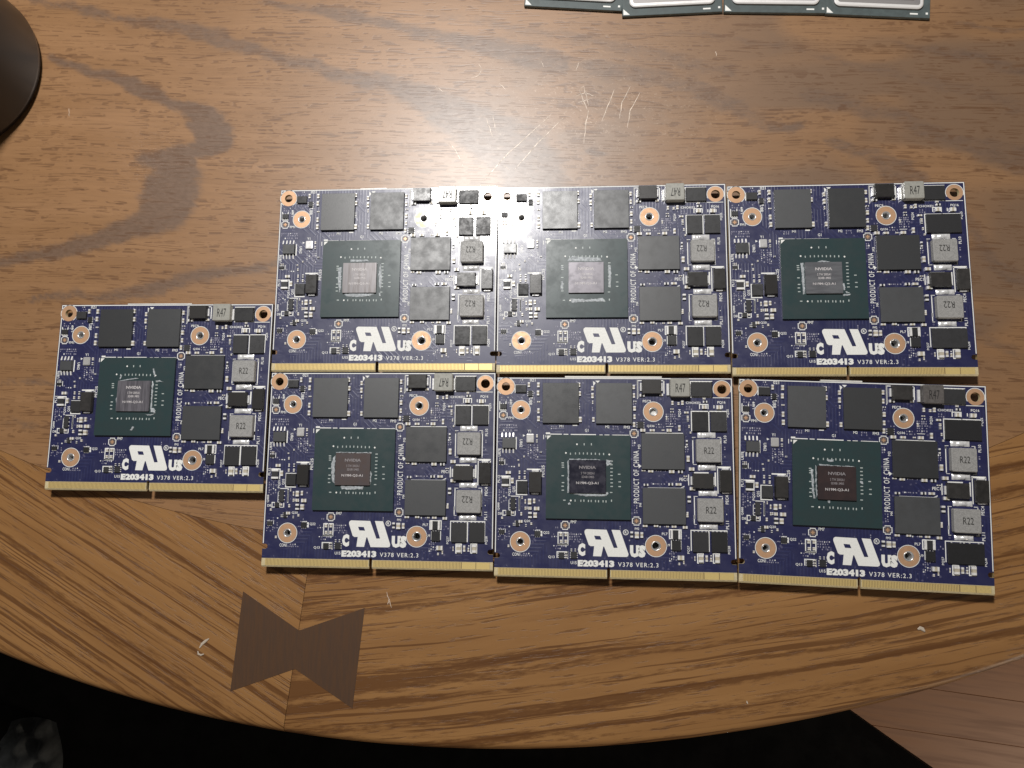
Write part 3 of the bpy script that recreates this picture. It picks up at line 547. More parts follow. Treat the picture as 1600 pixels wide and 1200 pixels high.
for pl in SCR:
    pts = [np.array(p) * MM - [CX, CY] for p in pl]
    # smooth the polyline, taper the ends
    q = []
    for A, B in zip(pts[:-1], pts[1:]):
        for k in range(4): q.append(A + (B - A) * k / 4)
    q.append(pts[-1]); n = len(q)
    wmax = 0.00014 if len(pl) == 3 else 0.00011
    L_, R_ = [], []
    for i, p in enumerate(q):
        d = q[min(i + 1, n - 1)] - q[max(i - 1, 0)]; d = d / (np.hypot(*d) + 1e-9)
        w = wmax * (0.25 + 0.75 * math.sin(math.pi * (i + .5) / n)); nn = np.array([-d[1], d[0]]) * w
        j = np.array([random.Random(i).uniform(-1, 1), random.Random(i + 50).uniform(-1, 1)]) * 0.00012
        L_.append((*(p + nn + j), 0.00003)); R_.append((*(p - nn + j), 0.00003))
    sb.add(L_ + R_, [(i, n + i, n + i + 1, i + 1) for i in range(n - 1)])
so = sb.obj('scratches', table); so['kind'] = 'stuff'

# ------------------------------------------------------------------ floor, seat, cloth
fl = MB(['floorgap']); fl.box(-2.2, -2.2, 2.2, 2.2, -0.76, -0.7245)
floor = fl.obj('floor'); floor['kind'] = 'structure'
rnd = random.Random(3)
plk = MB(['floor']); plk.rr(-0.45, -0.0262, 0.45, 0.0262, 0, [(0, -0.0045), (0, -0.0004), (0.0004, 0)], 1)
plk_me = plk.mesh('plank')
fa = math.radians(-7)
for j in range(-9, 12):
    off = rnd.uniform(0, 0.9)
    for i in range(-1, 2):
        x = i * 0.902 + off; y = j * 0.0526
        o = link('plank', plk_me, floor)
        o.location = (0.35 + x * math.cos(fa) - y * math.sin(fa), -0.32 + x * math.sin(fa) + y * math.cos(fa), -0.72 + rnd.uniform(-0.0003, 0.0003))
        o.rotation_euler = (0, 0, fa)
def lofted(pts, prof):
    # prof: (inset, z); inset towards the centroid
    c = np.mean(pts, 0); n = len(pts); vs = []; fs = []
    for ins, z in prof:
        for p in pts:
            d = np.array(p) - c; L = np.hypot(*d); q = c + d * (L - ins) / L; vs.append((q[0], q[1], z))
    for i in range(len(prof) - 1):
        for k in range(n): fs.append((i * n + k, i * n + (k + 1) % n, (i + 1) * n + (k + 1) % n, (i + 1) * n + k))
    fs.append(tuple(range((len(prof) - 1) * n, len(prof) * n))); fs.append(tuple(reversed(range(n))))
    return vs, fs
st = MB(['seat'])
seat_pts = [(0.06, -0.06), (-0.62, -0.06), (-0.62, -0.62), (0.40, -0.62), (0.44, -0.50), (0.425, -0.34), (0.36, -0.272), (0.235, -0.186), (0.194, -0.157), (0.13, -0.105)]
vs, fs = lofted(seat_pts, [(0.02, -0.34), (0.0, -0.325), (0.0, -0.285), (0.008, -0.275), (0.03, -0.27)])
st.add(vs, fs)
seat = link('chair_seat', None); thing(seat, 'black padded seat pushed under the front edge of the round table', 'seat')
st.obj('cushion', seat)
lg = MB(['core'])
for x, y in ((-0.55, -0.12), (-0.55, -0.56), (0.3, -0.56), (0.05, -0.12)):
    q = MB(['core']); q.lathe(x, y, [(0.0, -0.3375), (0.02, -0.3375), (0.014, -0.7195), (0.0, -0.7195)], 16); q.obj('leg', seat)
# crumpled grey cloth lying on the seat, lower left
g = 26; vs = []; fs = []
for j in range(g):
    for i in range(g):
        u, v = i / (g - 1) * 2 - 1, j / (g - 1) * 2 - 1
        r = math.hypot(u, v); sq = 1 - 0.22 * max(0, r - .9) 
        x, y = u * 0.052 * sq * (1 + .15 * math.sin(3 * v + 1)), v * 0.062 * sq
        hgt = 0.016 * max(0, 1 - r * r * .75) + 0.004 * math.sin(9 * u + 5 * v) + 0.003 * math.sin(13 * v - 7 * u)
        if max(abs(u), abs(v)) > .99: hgt = 0.0
        vs.append((x, y, max(hgt, 0.0004)))
for j in range(g - 1):
    for i in range(g - 1): fs.append((j * g + i, j * g + i + 1, (j + 1) * g + i + 1, (j + 1) * g + i))
cl = MB(['cloth']); cl.add(vs, fs); clo = cl.obj('grey_cloth', smooth=True)
clo.location = (-0.386, -0.206, -0.27); clo.scale = (0.42, 0.62, 0.8)
thing(clo, 'crumpled grey cloth lying on the black seat', 'cloth')

# ------------------------------------------------------------------ dark tumbler
tb = MB(['cup'])
tb.lathe(0, 0, [(0.0, 0.0), (0.0305, 0.0), (0.0335, 0.0012), (0.0345, 0.004), (0.0355, 0.10), (0.0352, 0.1015), (0.034, 0.1015), (0.0335, 0.100), (0.0325, 0.012), (0.0, 0.011)], 96)
tum = tb.obj('dark_tumbler', smooth=True); tum.location = (-0.2432, 0.1645, 0)
thing(tum, 'dark brown round tumbler standing on the table by its corner', 'tumbler')

# ------------------------------------------------------------------ crumbs
def crumb(name, pts, w, label, cat):
    n = len(pts); v = []; f = []
    for i, (x, y) in enumerate(pts):
        d = np.array(pts[min(i + 1, n - 1)]) - np.array(pts[max(i - 1, 0)]); d = d / np.hypot(*d); ww = w * (0.45 if i in (0, n - 1) else 1)
        for k in range(6):
            a = math.pi * 2 * k / 6; v.append(((x - d[1] * ww * math.cos(a)) * MM, (y + d[0] * ww * math.cos(a)) * MM, (0.45 * w + 0.45 * w * math.sin(a)) * MM))
    for i in range(n - 1):
        for k in range(6): f.append((i * 6 + k, i * 6 + (k + 1) % 6, (i + 1) * 6 + (k + 1) % 6, (i + 1) * 6 + k))
    f += [tuple(range(6)), tuple(range((n - 1) * 6, n * 6))]
    q = MB(['crumb']); q.add(v, f); o = q.obj(name); thing(o, label, cat)
crumb('wood_shaving', [(-127.6, -55.2), (-128.8, -56.0), (-130.1, -57.1), (-130.9, -58.4)], 0.45, 'longer pale shaving curl on the wood left of the bow tie', 'shaving')
crumb('wood_shaving', [(-131.5, -59.5), (-131.3, -60.5), (-130.3, -60.9), (-129.2, -60.5)], 0.35, 'short hooked pale shaving just below the longer shaving curl', 'shaving')
crumb('white_crumb', [(116.2, -48.6), (117.0, -48.1), (117.8, -48.5), (118.4, -49.2)], 0.6, 'white crumb on the wood below the lower right card', 'crumb')
crumb('white_crumb', [(59.4, -72.5), (59.5, -73.0), (59.7, -73.5)], 0.25, 'tiny white crumb near the bare front edge of the table', 'crumb')

# ------------------------------------------------------------------ processors at the far side
CPUL = ['leftmost metal-lidded processor at the far edge, its right corner against its neighbour',
        'second metal-lidded processor from the left, turned squarest and sitting furthest forward on the left',
        'third metal-lidded processor from the left, beside the bare gap of wood',
        'rightmost metal-lidded processor, standing apart beyond the gap of bare wood']
h = 18.75
cp = MB(['cpu_pcb', 'silk']); cp.rr(-h * MM, -h * MM, h * MM, h * MM, 0, [(0, 0.0003), (0, 0.00135), (0.0001, 0.00145)], 1)
cp_me = cp.mesh('package_board')
lid = MB(['nickel', 'nickel_glint'])
lid.rr(-16.0 * MM, -15.8 * MM, 16.0 * MM, 15.8 * MM, 2.2 * MM, [(0, 0.00145), (0, 0.0022), (0.0004, 0.0025), (0.0013, 0.00256), (0.0030, 0.0026), (0.0032, 0.0032), (0.0040, 0.0040), (0.0046, 0.0041)], 6)
nl = 28
for k in list(range(nl, nl * 3)) + list(range(nl * 5, nl * 7)): lid.mi[k] = 1
lid_me = lid.mesh('heat_spreader')
mk = MB(['silk'])
mk.add([(-18.3 * MM, -18.3 * MM, .00148), (-15.9 * MM, -18.3 * MM, .00148), (-18.3 * MM, -15.9 * MM, .00148)], [(0, 1, 2)])
mk_me = mk.mesh('corner_mark')
mk = MB(['silk']); mk.quad(11.6 * MM, -17.6 * MM, 14.4 * MM, -17.0 * MM, .00148); dash_me = mk.mesh('printed_dash')
mk = MB(['silk']); mk.quad(17.2 * MM, -17.4 * MM, 18.0 * MM, -16.6 * MM, .00148); dot_me = mk.mesh('printed_dot')
for i, (x, y, deg) in enumerate(((-14.6, 182.4, -6.2), (22.9, 176.1, 0.2), (60.9, 176.0, -3.6), (98.0, 173.4, -5.6))):
    t = math.radians(deg)
    e = link('processor', None)
    e.location = ((x + h * math.cos(t) - h * math.sin(t)) * MM, (y + h * math.sin(t) + h * math.cos(t)) * MM, 0); e.rotation_euler = (0, 0, t)
    thing(e, CPUL[i], 'processor', 'processors lined up at the far edge')
    link('package_board', cp_me, e); link('heat_spreader', lid_me, e); link('corner_mark', mk_me, e); link('printed_dash', dash_me, e); link('printed_dot', dot_me, e)
    pin = MB(['gold']); pin.box(-16 * MM, -16 * MM, 16 * MM, 16 * MM, 0, 0.00035); pin.obj('contact_pads', e)

# ------------------------------------------------------------------ graphics cards
D = 69.077
ZT = 5.0                                   # top of the circuit board above the table, mm
def u(x): return (x - 41.0) * MM
def v(y): return (D / 2 - y) * MM
def B(b): return u(b[0]), v(b[3]), u(b[2]), v(b[1])
def z(h_): return (ZT + h_) * MM
def new_card():
    return {}
def circ(cx, cy, r, n=28):
    return [(u(cx) + r * MM * math.cos(2 * math.pi * k / n), v(cy) + r * MM * math.sin(2 * math.pi * k / n)) for k in range(n)]
def slot(left, yc):
    pts = []
    for k in range(9):
        a = math.radians(-90 + 180 * k / 8)
        pts.append((1.1 + 0.85 * math.cos(a), yc + 0.85 * math.sin(a)))
    pts = [(0.0, yc - 0.85)] + pts + [(0.0, yc + 0.85)]
    return pts if left else [(82 - a, b) for a, b in reversed(pts)]
# outline (clockwise from top left, in mm): two side slots and the key slot between the contacts
def outline(y1, y0=0.0):
    return
top = [(0.0, 0.0), (82.0, 0.0)] + slot(False, 62.6) + [(82.0, 66.05)]
low = [(0.0, 66.05)] + slot(True, 62.0)[::-1]
body = top + [(39.65, 66.05)] + [(39.65, 65.6), (39.1, 65.3), (38.6, 65.6)] + [(38.6, 66.05)] + low
pc = MB(['mask', 'laminate'])
vs, fs = curve_mesh([[(u(a), v(b)) for a, b in body]] + [circ(r[0], r[1], r[3]) for r in RINGS], 0.6 * MM)
zc = (ZT - 0.6) * MM
pc.add([(a, b, c + zc) for a, b, c in vs], fs)
for i, f in enumerate(pc.f):              # cut edges show the laminate
    zs = [pc.v[k][2] for k in f]
    if max(zs) - min(zs) > 0.1 * MM: pc.mi[i] = 1
for x0, x1 in ((0.0, 38.6), (39.65, 82.0)):   # contact tongue with its bevelled edge
    ya, yb = v(66.052), v(D)
    X0, X1 = u(x0), u(x1)
    pts = [(ya, z(0)), (yb + 0.55 * MM, z(0)), (yb, z(-0.4)), (yb, z(-0.8)), (yb + 0.55 * MM, z(-1.2)), (ya, z(-1.2))]
    n = len(pts)
    pc.add([(X0, a, b) for a, b in pts] + [(X1, a, b) for a, b in pts], [(i, i + n, (i + 1) % n + n, (i + 1) % n) for i in range(n)] + [tuple(range(n)), tuple(reversed(range(n, 2 * n)))], 1)
PARTS = []            # (name, mesh, children[(name, mesh)], kind) shared by all cards
PARTS.append(('circuit_board', pc.mesh('circuit_board'), [], None))
gc = MB(['gold', 'gap'])
for x0, x1 in ((1.3, 38.25), (39.95, 80.95)): gc.quad(u(x0), v(D - 0.64), u(x1), v(66.2), z(0.012), 1)
def contact(x0, x1): gc.box(u(x0), v(D - 0.62), u(x1), v(66.25), z(-0.02), z(0.035))
x = 1.35
while x + 0.36 < 38.3: contact(x, x + 0.33); x += 0.5
x = 40.0
while x + 0.36 < 71.0: contact(x, x + 0.33); x += 0.5
contact(71.2, 76.0); contact(76.25, 80.9)
PARTS.append(('gold_contacts', gc.mesh('gold_contacts'), [], 'stuff'))
# --- silkscreen
sk = MB(['silk', 'faint'])
Zs = z(0.015)
def line(x0, y0, x1, y1, m=0): sk.quad(u(min(x0, x1)), v(max(y0, y1)), u(max(x0, x1)), v(min(y0, y1)), Zs, m)
line(0.15, 0.12, 81.85, 0.42); line(0.15, 0.42, 0.45, 60.9); line(81.55, 0.42, 81.85, 61.4)
lw = 0.32
for x0, y0, x1, y1, s in SILK:
    if s == 'f':
        line(x0, y0, x1, y1); continue
    if 't' in s: line(x0, y0, x1, y0 + lw)
    if 'b' in s: line(x0, y1 - lw, x1, y1)
    if 'l' in s: line(x0, y0 + lw, x0 + lw, y1 - lw)
    if 'r' in s: line(x1 - lw, y0 + lw, x1, y1 - lw)
for t in TRI: sk.add([(u(a), v(b), Zs + 0.003 * MM) for a, b in t], [(0, 1, 2)])
for cx, cy, ro, rh, kind in RINGS: sk.ring(u(cx), v(cy), (ro + 0.06) * MM, (ro + 0.27) * MM, Zs, 40, 0, None, *((0, 360) if kind == 'insert' else ((-55, 235) if cx < 40 else (-20, 210))))
for cx, cy in FID:
    a, b_ = 1.5, 0.95
    P8 = [(-b_, -a), (b_, -a), (b_, -b_), (a, -b_), (a, b_), (b_, b_), (b_, a), (-b_, a), (-b_, b_), (-a, b_), (-a, -b_), (-b_, -b_)]
    o_ = [(u(cx) + p * MM, v(cy) + q * MM) for p, q in P8]; i_ = [(u(cx) + p * .82 * MM, v(cy) + q * .82 * MM) for p, q in P8]
    sk.add([(p, q, Zs) for p, q in o_ + i_], [(k, (k + 1) % 12, 12 + (k + 1) % 12, 12 + k) for k in range(12)])
vs, fs = curve_mesh([[(u(a), v(b)) for a, b in UL], [(u(a), v(b)) for a, b in ULH]])
sk.add([(a, b, Zs) for a, b, c in vs], fs)
for t, x0, y0, x1, y1 in BOLD: put_text(sk, t, u(x0), v(y1), u(x1), v(y0), Zs, 0, 0, 0.065 if t[0] == 'E' else 0.085)
put_text(sk, 'V378 VER:2.3', u(VER[0]), v(VER[3] + .15), u(VER[2]), v(VER[1] - .15), Zs, 0, 0, 0.006)
put_text(sk, 'PRODUCT OF CHINA', u(CHINA[0]), v(CHINA[3]), u(CHINA[2]), v(CHINA[1]), Zs, 1, 0, 0.008)
sk.ring(u(REG[0]), v(REG[1]), 0.72 * MM, 0.95 * MM, Zs, 24)
put_text(sk, 'R', u(REG[0] - .35), v(REG[1] + .45), u(REG[0] + .4), v(REG[1] - .45), Zs, 0, 0, 0.02)
for t, x0, y0, x1, y1, r in LAB: put_text(sk, t, u(x0), v(y1), u(x1), v(y0), Zs, r, 0, 0.012)
rr_ = random.Random(11)
for x0, y0, x1, y1, dens in CLUS:         # rows of minute printed designators
    if (x1 - x0) > (y1 - y0):
        yy = y0
        while yy < y1 - 0.2:
            xx = x0
            while xx < x1 - 0.2:
                if rr_.random() < dens:
                    sk.quad(u(xx), v(yy + rr_.uniform(.3, .55)), u(xx + rr_.uniform(.22, .5)), v(yy), Zs + 0.002 * MM, 0 if rr_.random() < .18 else 1)
                xx += rr_.uniform(.62, .95)
            yy += rr_.uniform(.72, .95)
    else:
        xx = x0
        while xx < x1 - 0.15:
            yy = y0
            while yy < y1 - 0.2:
                if rr_.random() < dens:
                    sk.quad(u(xx), v(yy + rr_.uniform(.3, .55)), u(xx + rr_.uniform(.22, .5)), v(yy), Zs + 0.002 * MM, 0 if rr_.random() < .18 else 1)
                yy += rr_.uniform(.62, 1.0)
            xx += rr_.uniform(.62, .9)
PARTS.append(('silkscreen_print', sk.mesh('silkscreen_print'), [], None))
# --- copper rings, inserts, fiducials
for cx, cy, ro, rh, kind in RINGS:
    rg = MB(['copper']); rg.ring(u(cx), v(cy), rh * MM, ro * MM, z(0.03), 48, 0, z(-0.002))
    ch = []
    if kind == 'insert':
        q = MB(['insert', 'hole'])
        q.lathe(u(cx), v(cy), [((rh + .02) * MM, z(-0.9)), ((rh + .02) * MM, z(0.05)), ((rh - .14) * MM, z(0.12)), ((rh - .42) * MM, z(0.0)), ((rh - .5) * MM, z(-0.6)), ((rh - .6) * MM, z(-3.2))], 32)
        q.disc(u(cx), v(cy), (rh - .55) * MM, z(-3.0), 24, 1)
        me_ = q.mesh('threaded_insert'); me_.polygons.foreach_set('use_smooth', [len(p.vertices) == 4 for p in me_.polygons])
        ch.append(('threaded_insert', me_))
    PARTS.append(('mounting_ring', rg.mesh('mounting_ring'), ch, None))
for cx, cy in FID:
    q = MB(['fid', 'copper']); q.disc(u(cx), v(cy), 1.05 * MM, z(0.008), 24, 0)
    for a, b_ in ((0.62, 0.2), (0.2, 0.62)): q.box(u(cx - a), v(cy + b_), u(cx + a), v(cy - b_), z(0.0), z(0.03 if a > b_ else 0.034), 1)
    PARTS.append(('fiducial_mark', q.mesh('fiducial_mark'), [], None))
# --- chips
for b_ in MEM:
    x0, y0, x1, y1 = B(b_); q = MB(['chip'])
    q.rr(x0, y0, x1, y1, 0, [(0.15 * MM, z(0)), (0.15 * MM, z(0.25)), (0, z(0.27)), (0, z(1.05)), (0.06 * MM, z(1.1))], 1)
    PARTS.append(('memory_chip', q.mesh('memory_chip'), [], None))
for b_ in CTRL:
    x0, y0, x1, y1 = B(b_); q = MB(['chip2', 'tin']); q.box(x0, y0, x1, y1, z(0), z(0.85), 0, 0.05 * MM)
    n = max(3, int((x1 - x0) / (1.0 * MM)))
    for k in range(n):
        xx = x0 + (k + .5) * (x1 - x0) / n
        q.box(xx - .16 * MM, y0 - .18 * MM, xx + .16 * MM, y0 - .002 * MM, z(0), z(0.2), 1); q.box(xx - .16 * MM, y1 + .002 * MM, xx + .16 * MM, y1 + .18 * MM, z(0), z(0.2), 1)
    PARTS.append(('controller_chip', q.mesh('controller_chip'), [], None))
for b_ in TINYIC:
    x0, y0, x1, y1 = B(b_); q = MB(['chip2', 'tin']); q.box(x0, y0, x1, y1, z(0), z(0.6), 0, 0.08 * MM)
    hor = (x1 - x0) >= (y1 - y0)
    for k in range(3):
        t = (k + .5) / 3
        if hor:
            xx = x0 + t * (x1 - x0)
            q.box(xx - .14 * MM, y0 - .3 * MM, xx + .14 * MM, y0 - .002 * MM, z(0), z(0.22), 1); q.box(xx - .14 * MM, y1 + .002 * MM, xx + .14 * MM, y1 + .3 * MM, z(0), z(0.22), 1)
        else:
            yy = y0 + t * (y1 - y0)
            q.box(x0 - .3 * MM, yy - .14 * MM, x0 - .002 * MM, yy + .14 * MM, z(0), z(0.22), 1); q.box(x1 + .002 * MM, yy - .14 * MM, x1 + .3 * MM, yy + .14 * MM, z(0), z(0.22), 1)
    PARTS.append(('logic_chip', q.mesh('logic_chip'), [], None))
x0, y0, x1, y1 = B(SOIC); q = MB(['chip']); q.rr(x0, y0, x1, y1, 0, [(0.12 * MM, z(0.1)), (0, z(0.6)), (0.12 * MM, z(1.2))], 1)
pn = []
for i, (px_, py_) in enumerate(SOICP):
    k = MB(['tin']); up = i < 4
    ya, yb = (v(py_) - 0.75 * MM, v(py_) + 0.75 * MM)
    za, zb = (z(0.55), z(0.12)) if up else (z(0.12), z(0.55))
    w = 0.24 * MM
    k.add([(u(px_) - w, ya, za), (u(px_) + w, ya, za), (u(px_) + w, yb, zb), (u(px_) - w, yb, zb), (u(px_) - w, ya, z(0)), (u(px_) + w, ya, z(0)), (u(px_) + w, yb, z(0)), (u(px_) - w, yb, z(0))],
          [(0, 1, 2, 3), (4, 7, 6, 5), (0, 4, 5, 1), (1, 5, 6, 2), (2, 6, 7, 3), (3, 7, 4, 0)])
    pn.append(('pin', k.mesh('pin')))
PARTS.append(('driver_chip', q.mesh('driver_chip'), pn, None))
x0, y0, x1, y1 = B(XTAL); q = MB(['xtal']); q.rr(x0, y0, x1, y1, 0.3 * MM, [(0, z(0)), (0, z(0.5)), (0.14 * MM, z(0.52)), (0.2 * MM, z(0.7))], 3)
PARTS.append(('crystal_oscillator', q.mesh('crystal_oscillator'), [], None))
def terminals(b_, hor, wdt, hgt, inset, mats='tin'):
    x0, y0, x1, y1 = b_; out = []
    for s in (0, 1):
        q = MB([mats])
        if hor:
            xa = x0 - inset if s == 0 else x1 - wdt + inset
            q.box(xa, y0 + .22 * (y1 - y0), xa + wdt, y1 - .22 * (y1 - y0), z(0), z(hgt), 0, 0.05 * MM)
        else:
            ya = y0 - inset if s == 0 else y1 - wdt + inset
            q.box(x0 + .22 * (x1 - x0), ya, x1 - .22 * (x1 - x0), ya + wdt, z(0), z(hgt), 0, 0.05 * MM)
        out.append(('terminal', q.mesh('terminal')))
    return out
for b_, hv in TANT:
    x0, y0, x1, y1 = B(b_); hor = hv == 'h'; e = 0.55 * MM
    q = MB(['tant'])
    if hor: q.rr(x0 + e, y0, x1 - e, y1, 0, [(0.0, z(0.05)), (-0.0, z(0.9)), (0.12 * MM, z(1.72)), (0.2 * MM, z(1.8))], 1)
    else: q.rr(x0, y0 + e, x1, y1 - e, 0, [(0.0, z(0.05)), (0.0, z(0.9)), (0.12 * MM, z(1.72)), (0.2 * MM, z(1.8))], 1)
    PARTS.append(('tantalum_capacitor', q.mesh('tantalum_capacitor'), terminals((x0, y0, x1, y1), hor, 0.54 * MM, 0.7, 0.05 * MM, 'solder'), None))
for b_, hv in SMALLIND:
    x0, y0, x1, y1 = B(b_); hor = hv == 'h'
    q = MB(['chip2']); e = 0.5 * MM
    if hor: q.box(x0 + e, y0 + .1 * MM, x1 - e, y1 - .1 * MM, z(0), z(0.8), 0, .05 * MM)
    else: q.box(x0 + .1 * MM, y0 + e, x1 - .1 * MM, y1 - e, z(0), z(0.8), 0, .05 * MM)
    t_ = []
    for s in (0, 1):
        k = MB(['tin'])
        if hor: xa = x0 if s == 0 else x1 - .7 * MM; k.box(xa, y0, xa + .7 * MM, y1, z(0), z(0.86), 0, .06 * MM)
        else: ya = y0 if s == 0 else y1 - .7 * MM; k.box(x0, ya, x1, ya + .7 * MM, z(0), z(0.86), 0, .06 * MM)
        t_.append(('terminal', k.mesh('terminal')))
    PARTS.append(('small_inductor', q.mesh('small_inductor'), t_, None))
# --- gpu package
GX0, GY0, GX1, GY1 = 17.6, 20.3, 46.62, 49.1
def solder_bump_poly(rs_, pts, z0, h_, jit):
    # irregular smear: border resampled and jittered, slightly domed
    res = []
    n = len(pts)
    for i in range(n):
        a, b_ = np.array(pts[i]), np.array(pts[(i + 1) % n]); k = max(2, int(np.hypot(*(b_ - a)) / 0.5))
        for j in range(k): res.append(a + (b_ - a) * j / k + np.array([rs_.uniform(-jit, jit), rs_.uniform(-jit, jit)]))
    c = np.mean(res, 0); m_ = len(res)
    vs_ = [(u(p[0]), v(p[1]), z0) for p in res] + [(u(p[0] + (c[0] - p[0]) * .12), v(p[1] + (c[1] - p[1]) * .12), z0 + h_ * rs_.uniform(.6, 1.1) * MM) for p in res]
    return vs_, [(i, (i + 1) % m_, m_ + (i + 1) % m_, m_ + i) for i in range(m_)] + [tuple(range(m_, 2 * m_))]
q = MB(['green', 'laminate']); q.rr(u(GX0), v(GY1), u(GX1), v(GY0), 0, [(0.12 * MM, z(0)), (0.12 * MM, z(0.3)), (0, z(0.31)), (0, z(1.0))], 1)
gpu_me = q.mesh('gpu_package')
q = MB(['dmark', 'silk'])
for i, (a, b_) in enumerate(DMARK):
    if i in (0, 10, 31, 42): q.disc(u(a), v(b_), 0.3 * MM, z(1.012), 14, 1)
    elif 11 <= i <= 30: q.box(u(a - .42), v(b_ + .17), u(a + .42), v(b_ - .17), z(1.0), z(1.05), 0)
    else: q.box(u(a - .17), v(b_ + .36), u(a + .17), v(b_ - .36), z(1.0), z(1.05), 0)
q.add([(u(17.9), v(20.6), z(1.01)), (u(19.3), v(20.6), z(1.01)), (u(17.9), v(22.0), z(1.01))], [(0, 2, 1)], 1)
marks_me = q.mesh('package_marks')
DX0, DY0, DX1, DY1 = DIE
q = MB(['diefaint']); q.rr(u(DX0), v(DY1), u(DX1), v(DY0), 0.15 * MM, [(0, z(1.0)), (0, z(1.68)), (0.04 * MM, z(1.72))], 2)
die_me = q.mesh('silicon_die')
def dfx(a): return DX0 + a * (DX1 - DX0)
def dfy(b_): return DY0 + b_ * (DY1 - DY0)
def die_text(faint):
    q = MB(['dieprint', 'diefaint'] if not faint else ['diefaint', 'diefaint'])
    if faint == 2: q = MB(['dieprint', 'dieprint'])
    def t(s, x0, y0, x1, y1, m, bo=0.0): put_text(q, s, u(dfx(x0)), v(dfy(y1)), u(dfx(x1)), v(dfy(y0)), z(1.732), 0, m, bo)
    t('NVIDIA', .27, .175, .73, .265, 1, 0.03)
    t('S TW 2005A1', .32, .36, .69, .435, 1, 0.012); t('SD0B1.M05', .34, .475, .68, .545, 1, 0.012)
    t('N19M-Q3-A1', .19, .655, .80, .745, 0, 0.014)
    return q.mesh('die_lettering')
dt = {0: die_text(0), 1: die_text(1), 2: die_text(2)}
PASTE = {
 1: [(-.15, .14, -.06, .12, -.04, .80, -.10, .98, -.13, .80, -.16, .5), (1.08, .02, 1.14, .2, 1.17, .5, 1.13, .92, 1.07, .8, 1.05, .4), (.02, 1.01, .97, 1.01, .85, 1.09, .5, 1.14, .12, 1.11), (.2, -.12, .72, -.12, .74, -.06, .2, -.04), (1.08, .98, 1.13, 1.02, 1.13, 1.12, 1.1, 1.1)],
 2: [(1.12, .08, 1.20, .1, 1.22, .5, 1.19, .82, 1.13, .8, 1.14, .5), (.04, 1.18, .5, 1.2, .98, 1.17, 1.05, 1.27, .5, 1.28, .1, 1.30), (-.05, -.06, .1, -.22, .5, -.18, .9, -.16, .95, -.06, .5, -.04), (-.24, .1, -.17, .12, -.18, .25), (-.22, .6, -.16, .6, -.15, .9, -.22, .88)],
 3: [(-.10, .0, -.03, .01, -.02, .98, -.08, 1.0), (.35, -.015, .45, -.07, .62, -.05, .75, -.015), (1.01, .66, 1.05, .68, 1.08, .9, 1.03, .88), (1.08, .93, 1.14, .92, 1.14, .98, 1.09, .99), (1.0, 1.03, 1.22, 1.0, 1.2, 1.05, 1.02, 1.08)],
 4: [(1.02, .0, 1.06, .05, 1.06, .9, 1.03, .9), (1.02, .88, 1.16, .9, 1.18, 1.04, 1.04, 1.02), (-.06, .02, .3, -.08, .6, -.09, .3, -.05), (1.1, -.02, 1.25, -.02, 1.4, .03, 1.2, .03), (-.045, .55, -.01, .5, -.01, .75, -.04, .7), (.45, 1.62, .54, 1.47, .57, 1.5, .52, 1.64), (.85, 1.08, 1.0, 1.1, 1.2, 1.06, 1.1, 1.12, .95, 1.13), (.0, -.05, .05, -.2, .07, -.2, .04, -.04), (1.0, -.4, 1.03, -.42, 1.1, -.2, 1.08, -.12)],
 5: [(-.03, .06, -.02, .96, -.08, .90, -.13, .6, -.13, .35, -.09, .15), (.15, 1.02, .82, 1.03, .79, 1.12, .45, 1.14, .19, 1.12), (1.005, .55, 1.045, .65, 1.04, .78, 1.005, 1.0), (.0, -.03, .95, -.03, .96, -.008, .0, -.008), (.93, -.05, 1.03, -.04, 1.03, .01, .98, .0)],
 6: [(-.05, .02, -.01, .0, -.005, .99, -.045, 1.0), (.02, 1.01, .5, 1.01, 1.03, 1.0, 1.06, .95, 1.07, 1.02, 1.0, 1.09, .5, 1.10, .3, 1.07), (1.01, -.02, 1.18, .0, 1.1, .05, 1.19, .08, 1.02, .18), (.0, -.04, .85, -.03, .85, -.005, .0, -.01), (-.03, 1.3, .02, 1.28, .04, 1.36, -.02, 1.37)],
 7: [(-.16, .13, -.10, .12, -.08, .8, -.06, .98, -.11, .97, -.15, .6), (-.05, -.02, -.01, .02, -.02, .45, -.005, .9, -.03, .95, -.045, .5), (.05, -.04, .98, -.01, .98, .005, .05, -.005), (.25, 1.03, .33, 1.02, .33, 1.09, .27, 1.1), (1.12, .42, 1.20, .42, 1.20, .50, 1.13, .49), (.25, -.2, .45, -.2, .45, -.13, .3, -.12)],
}
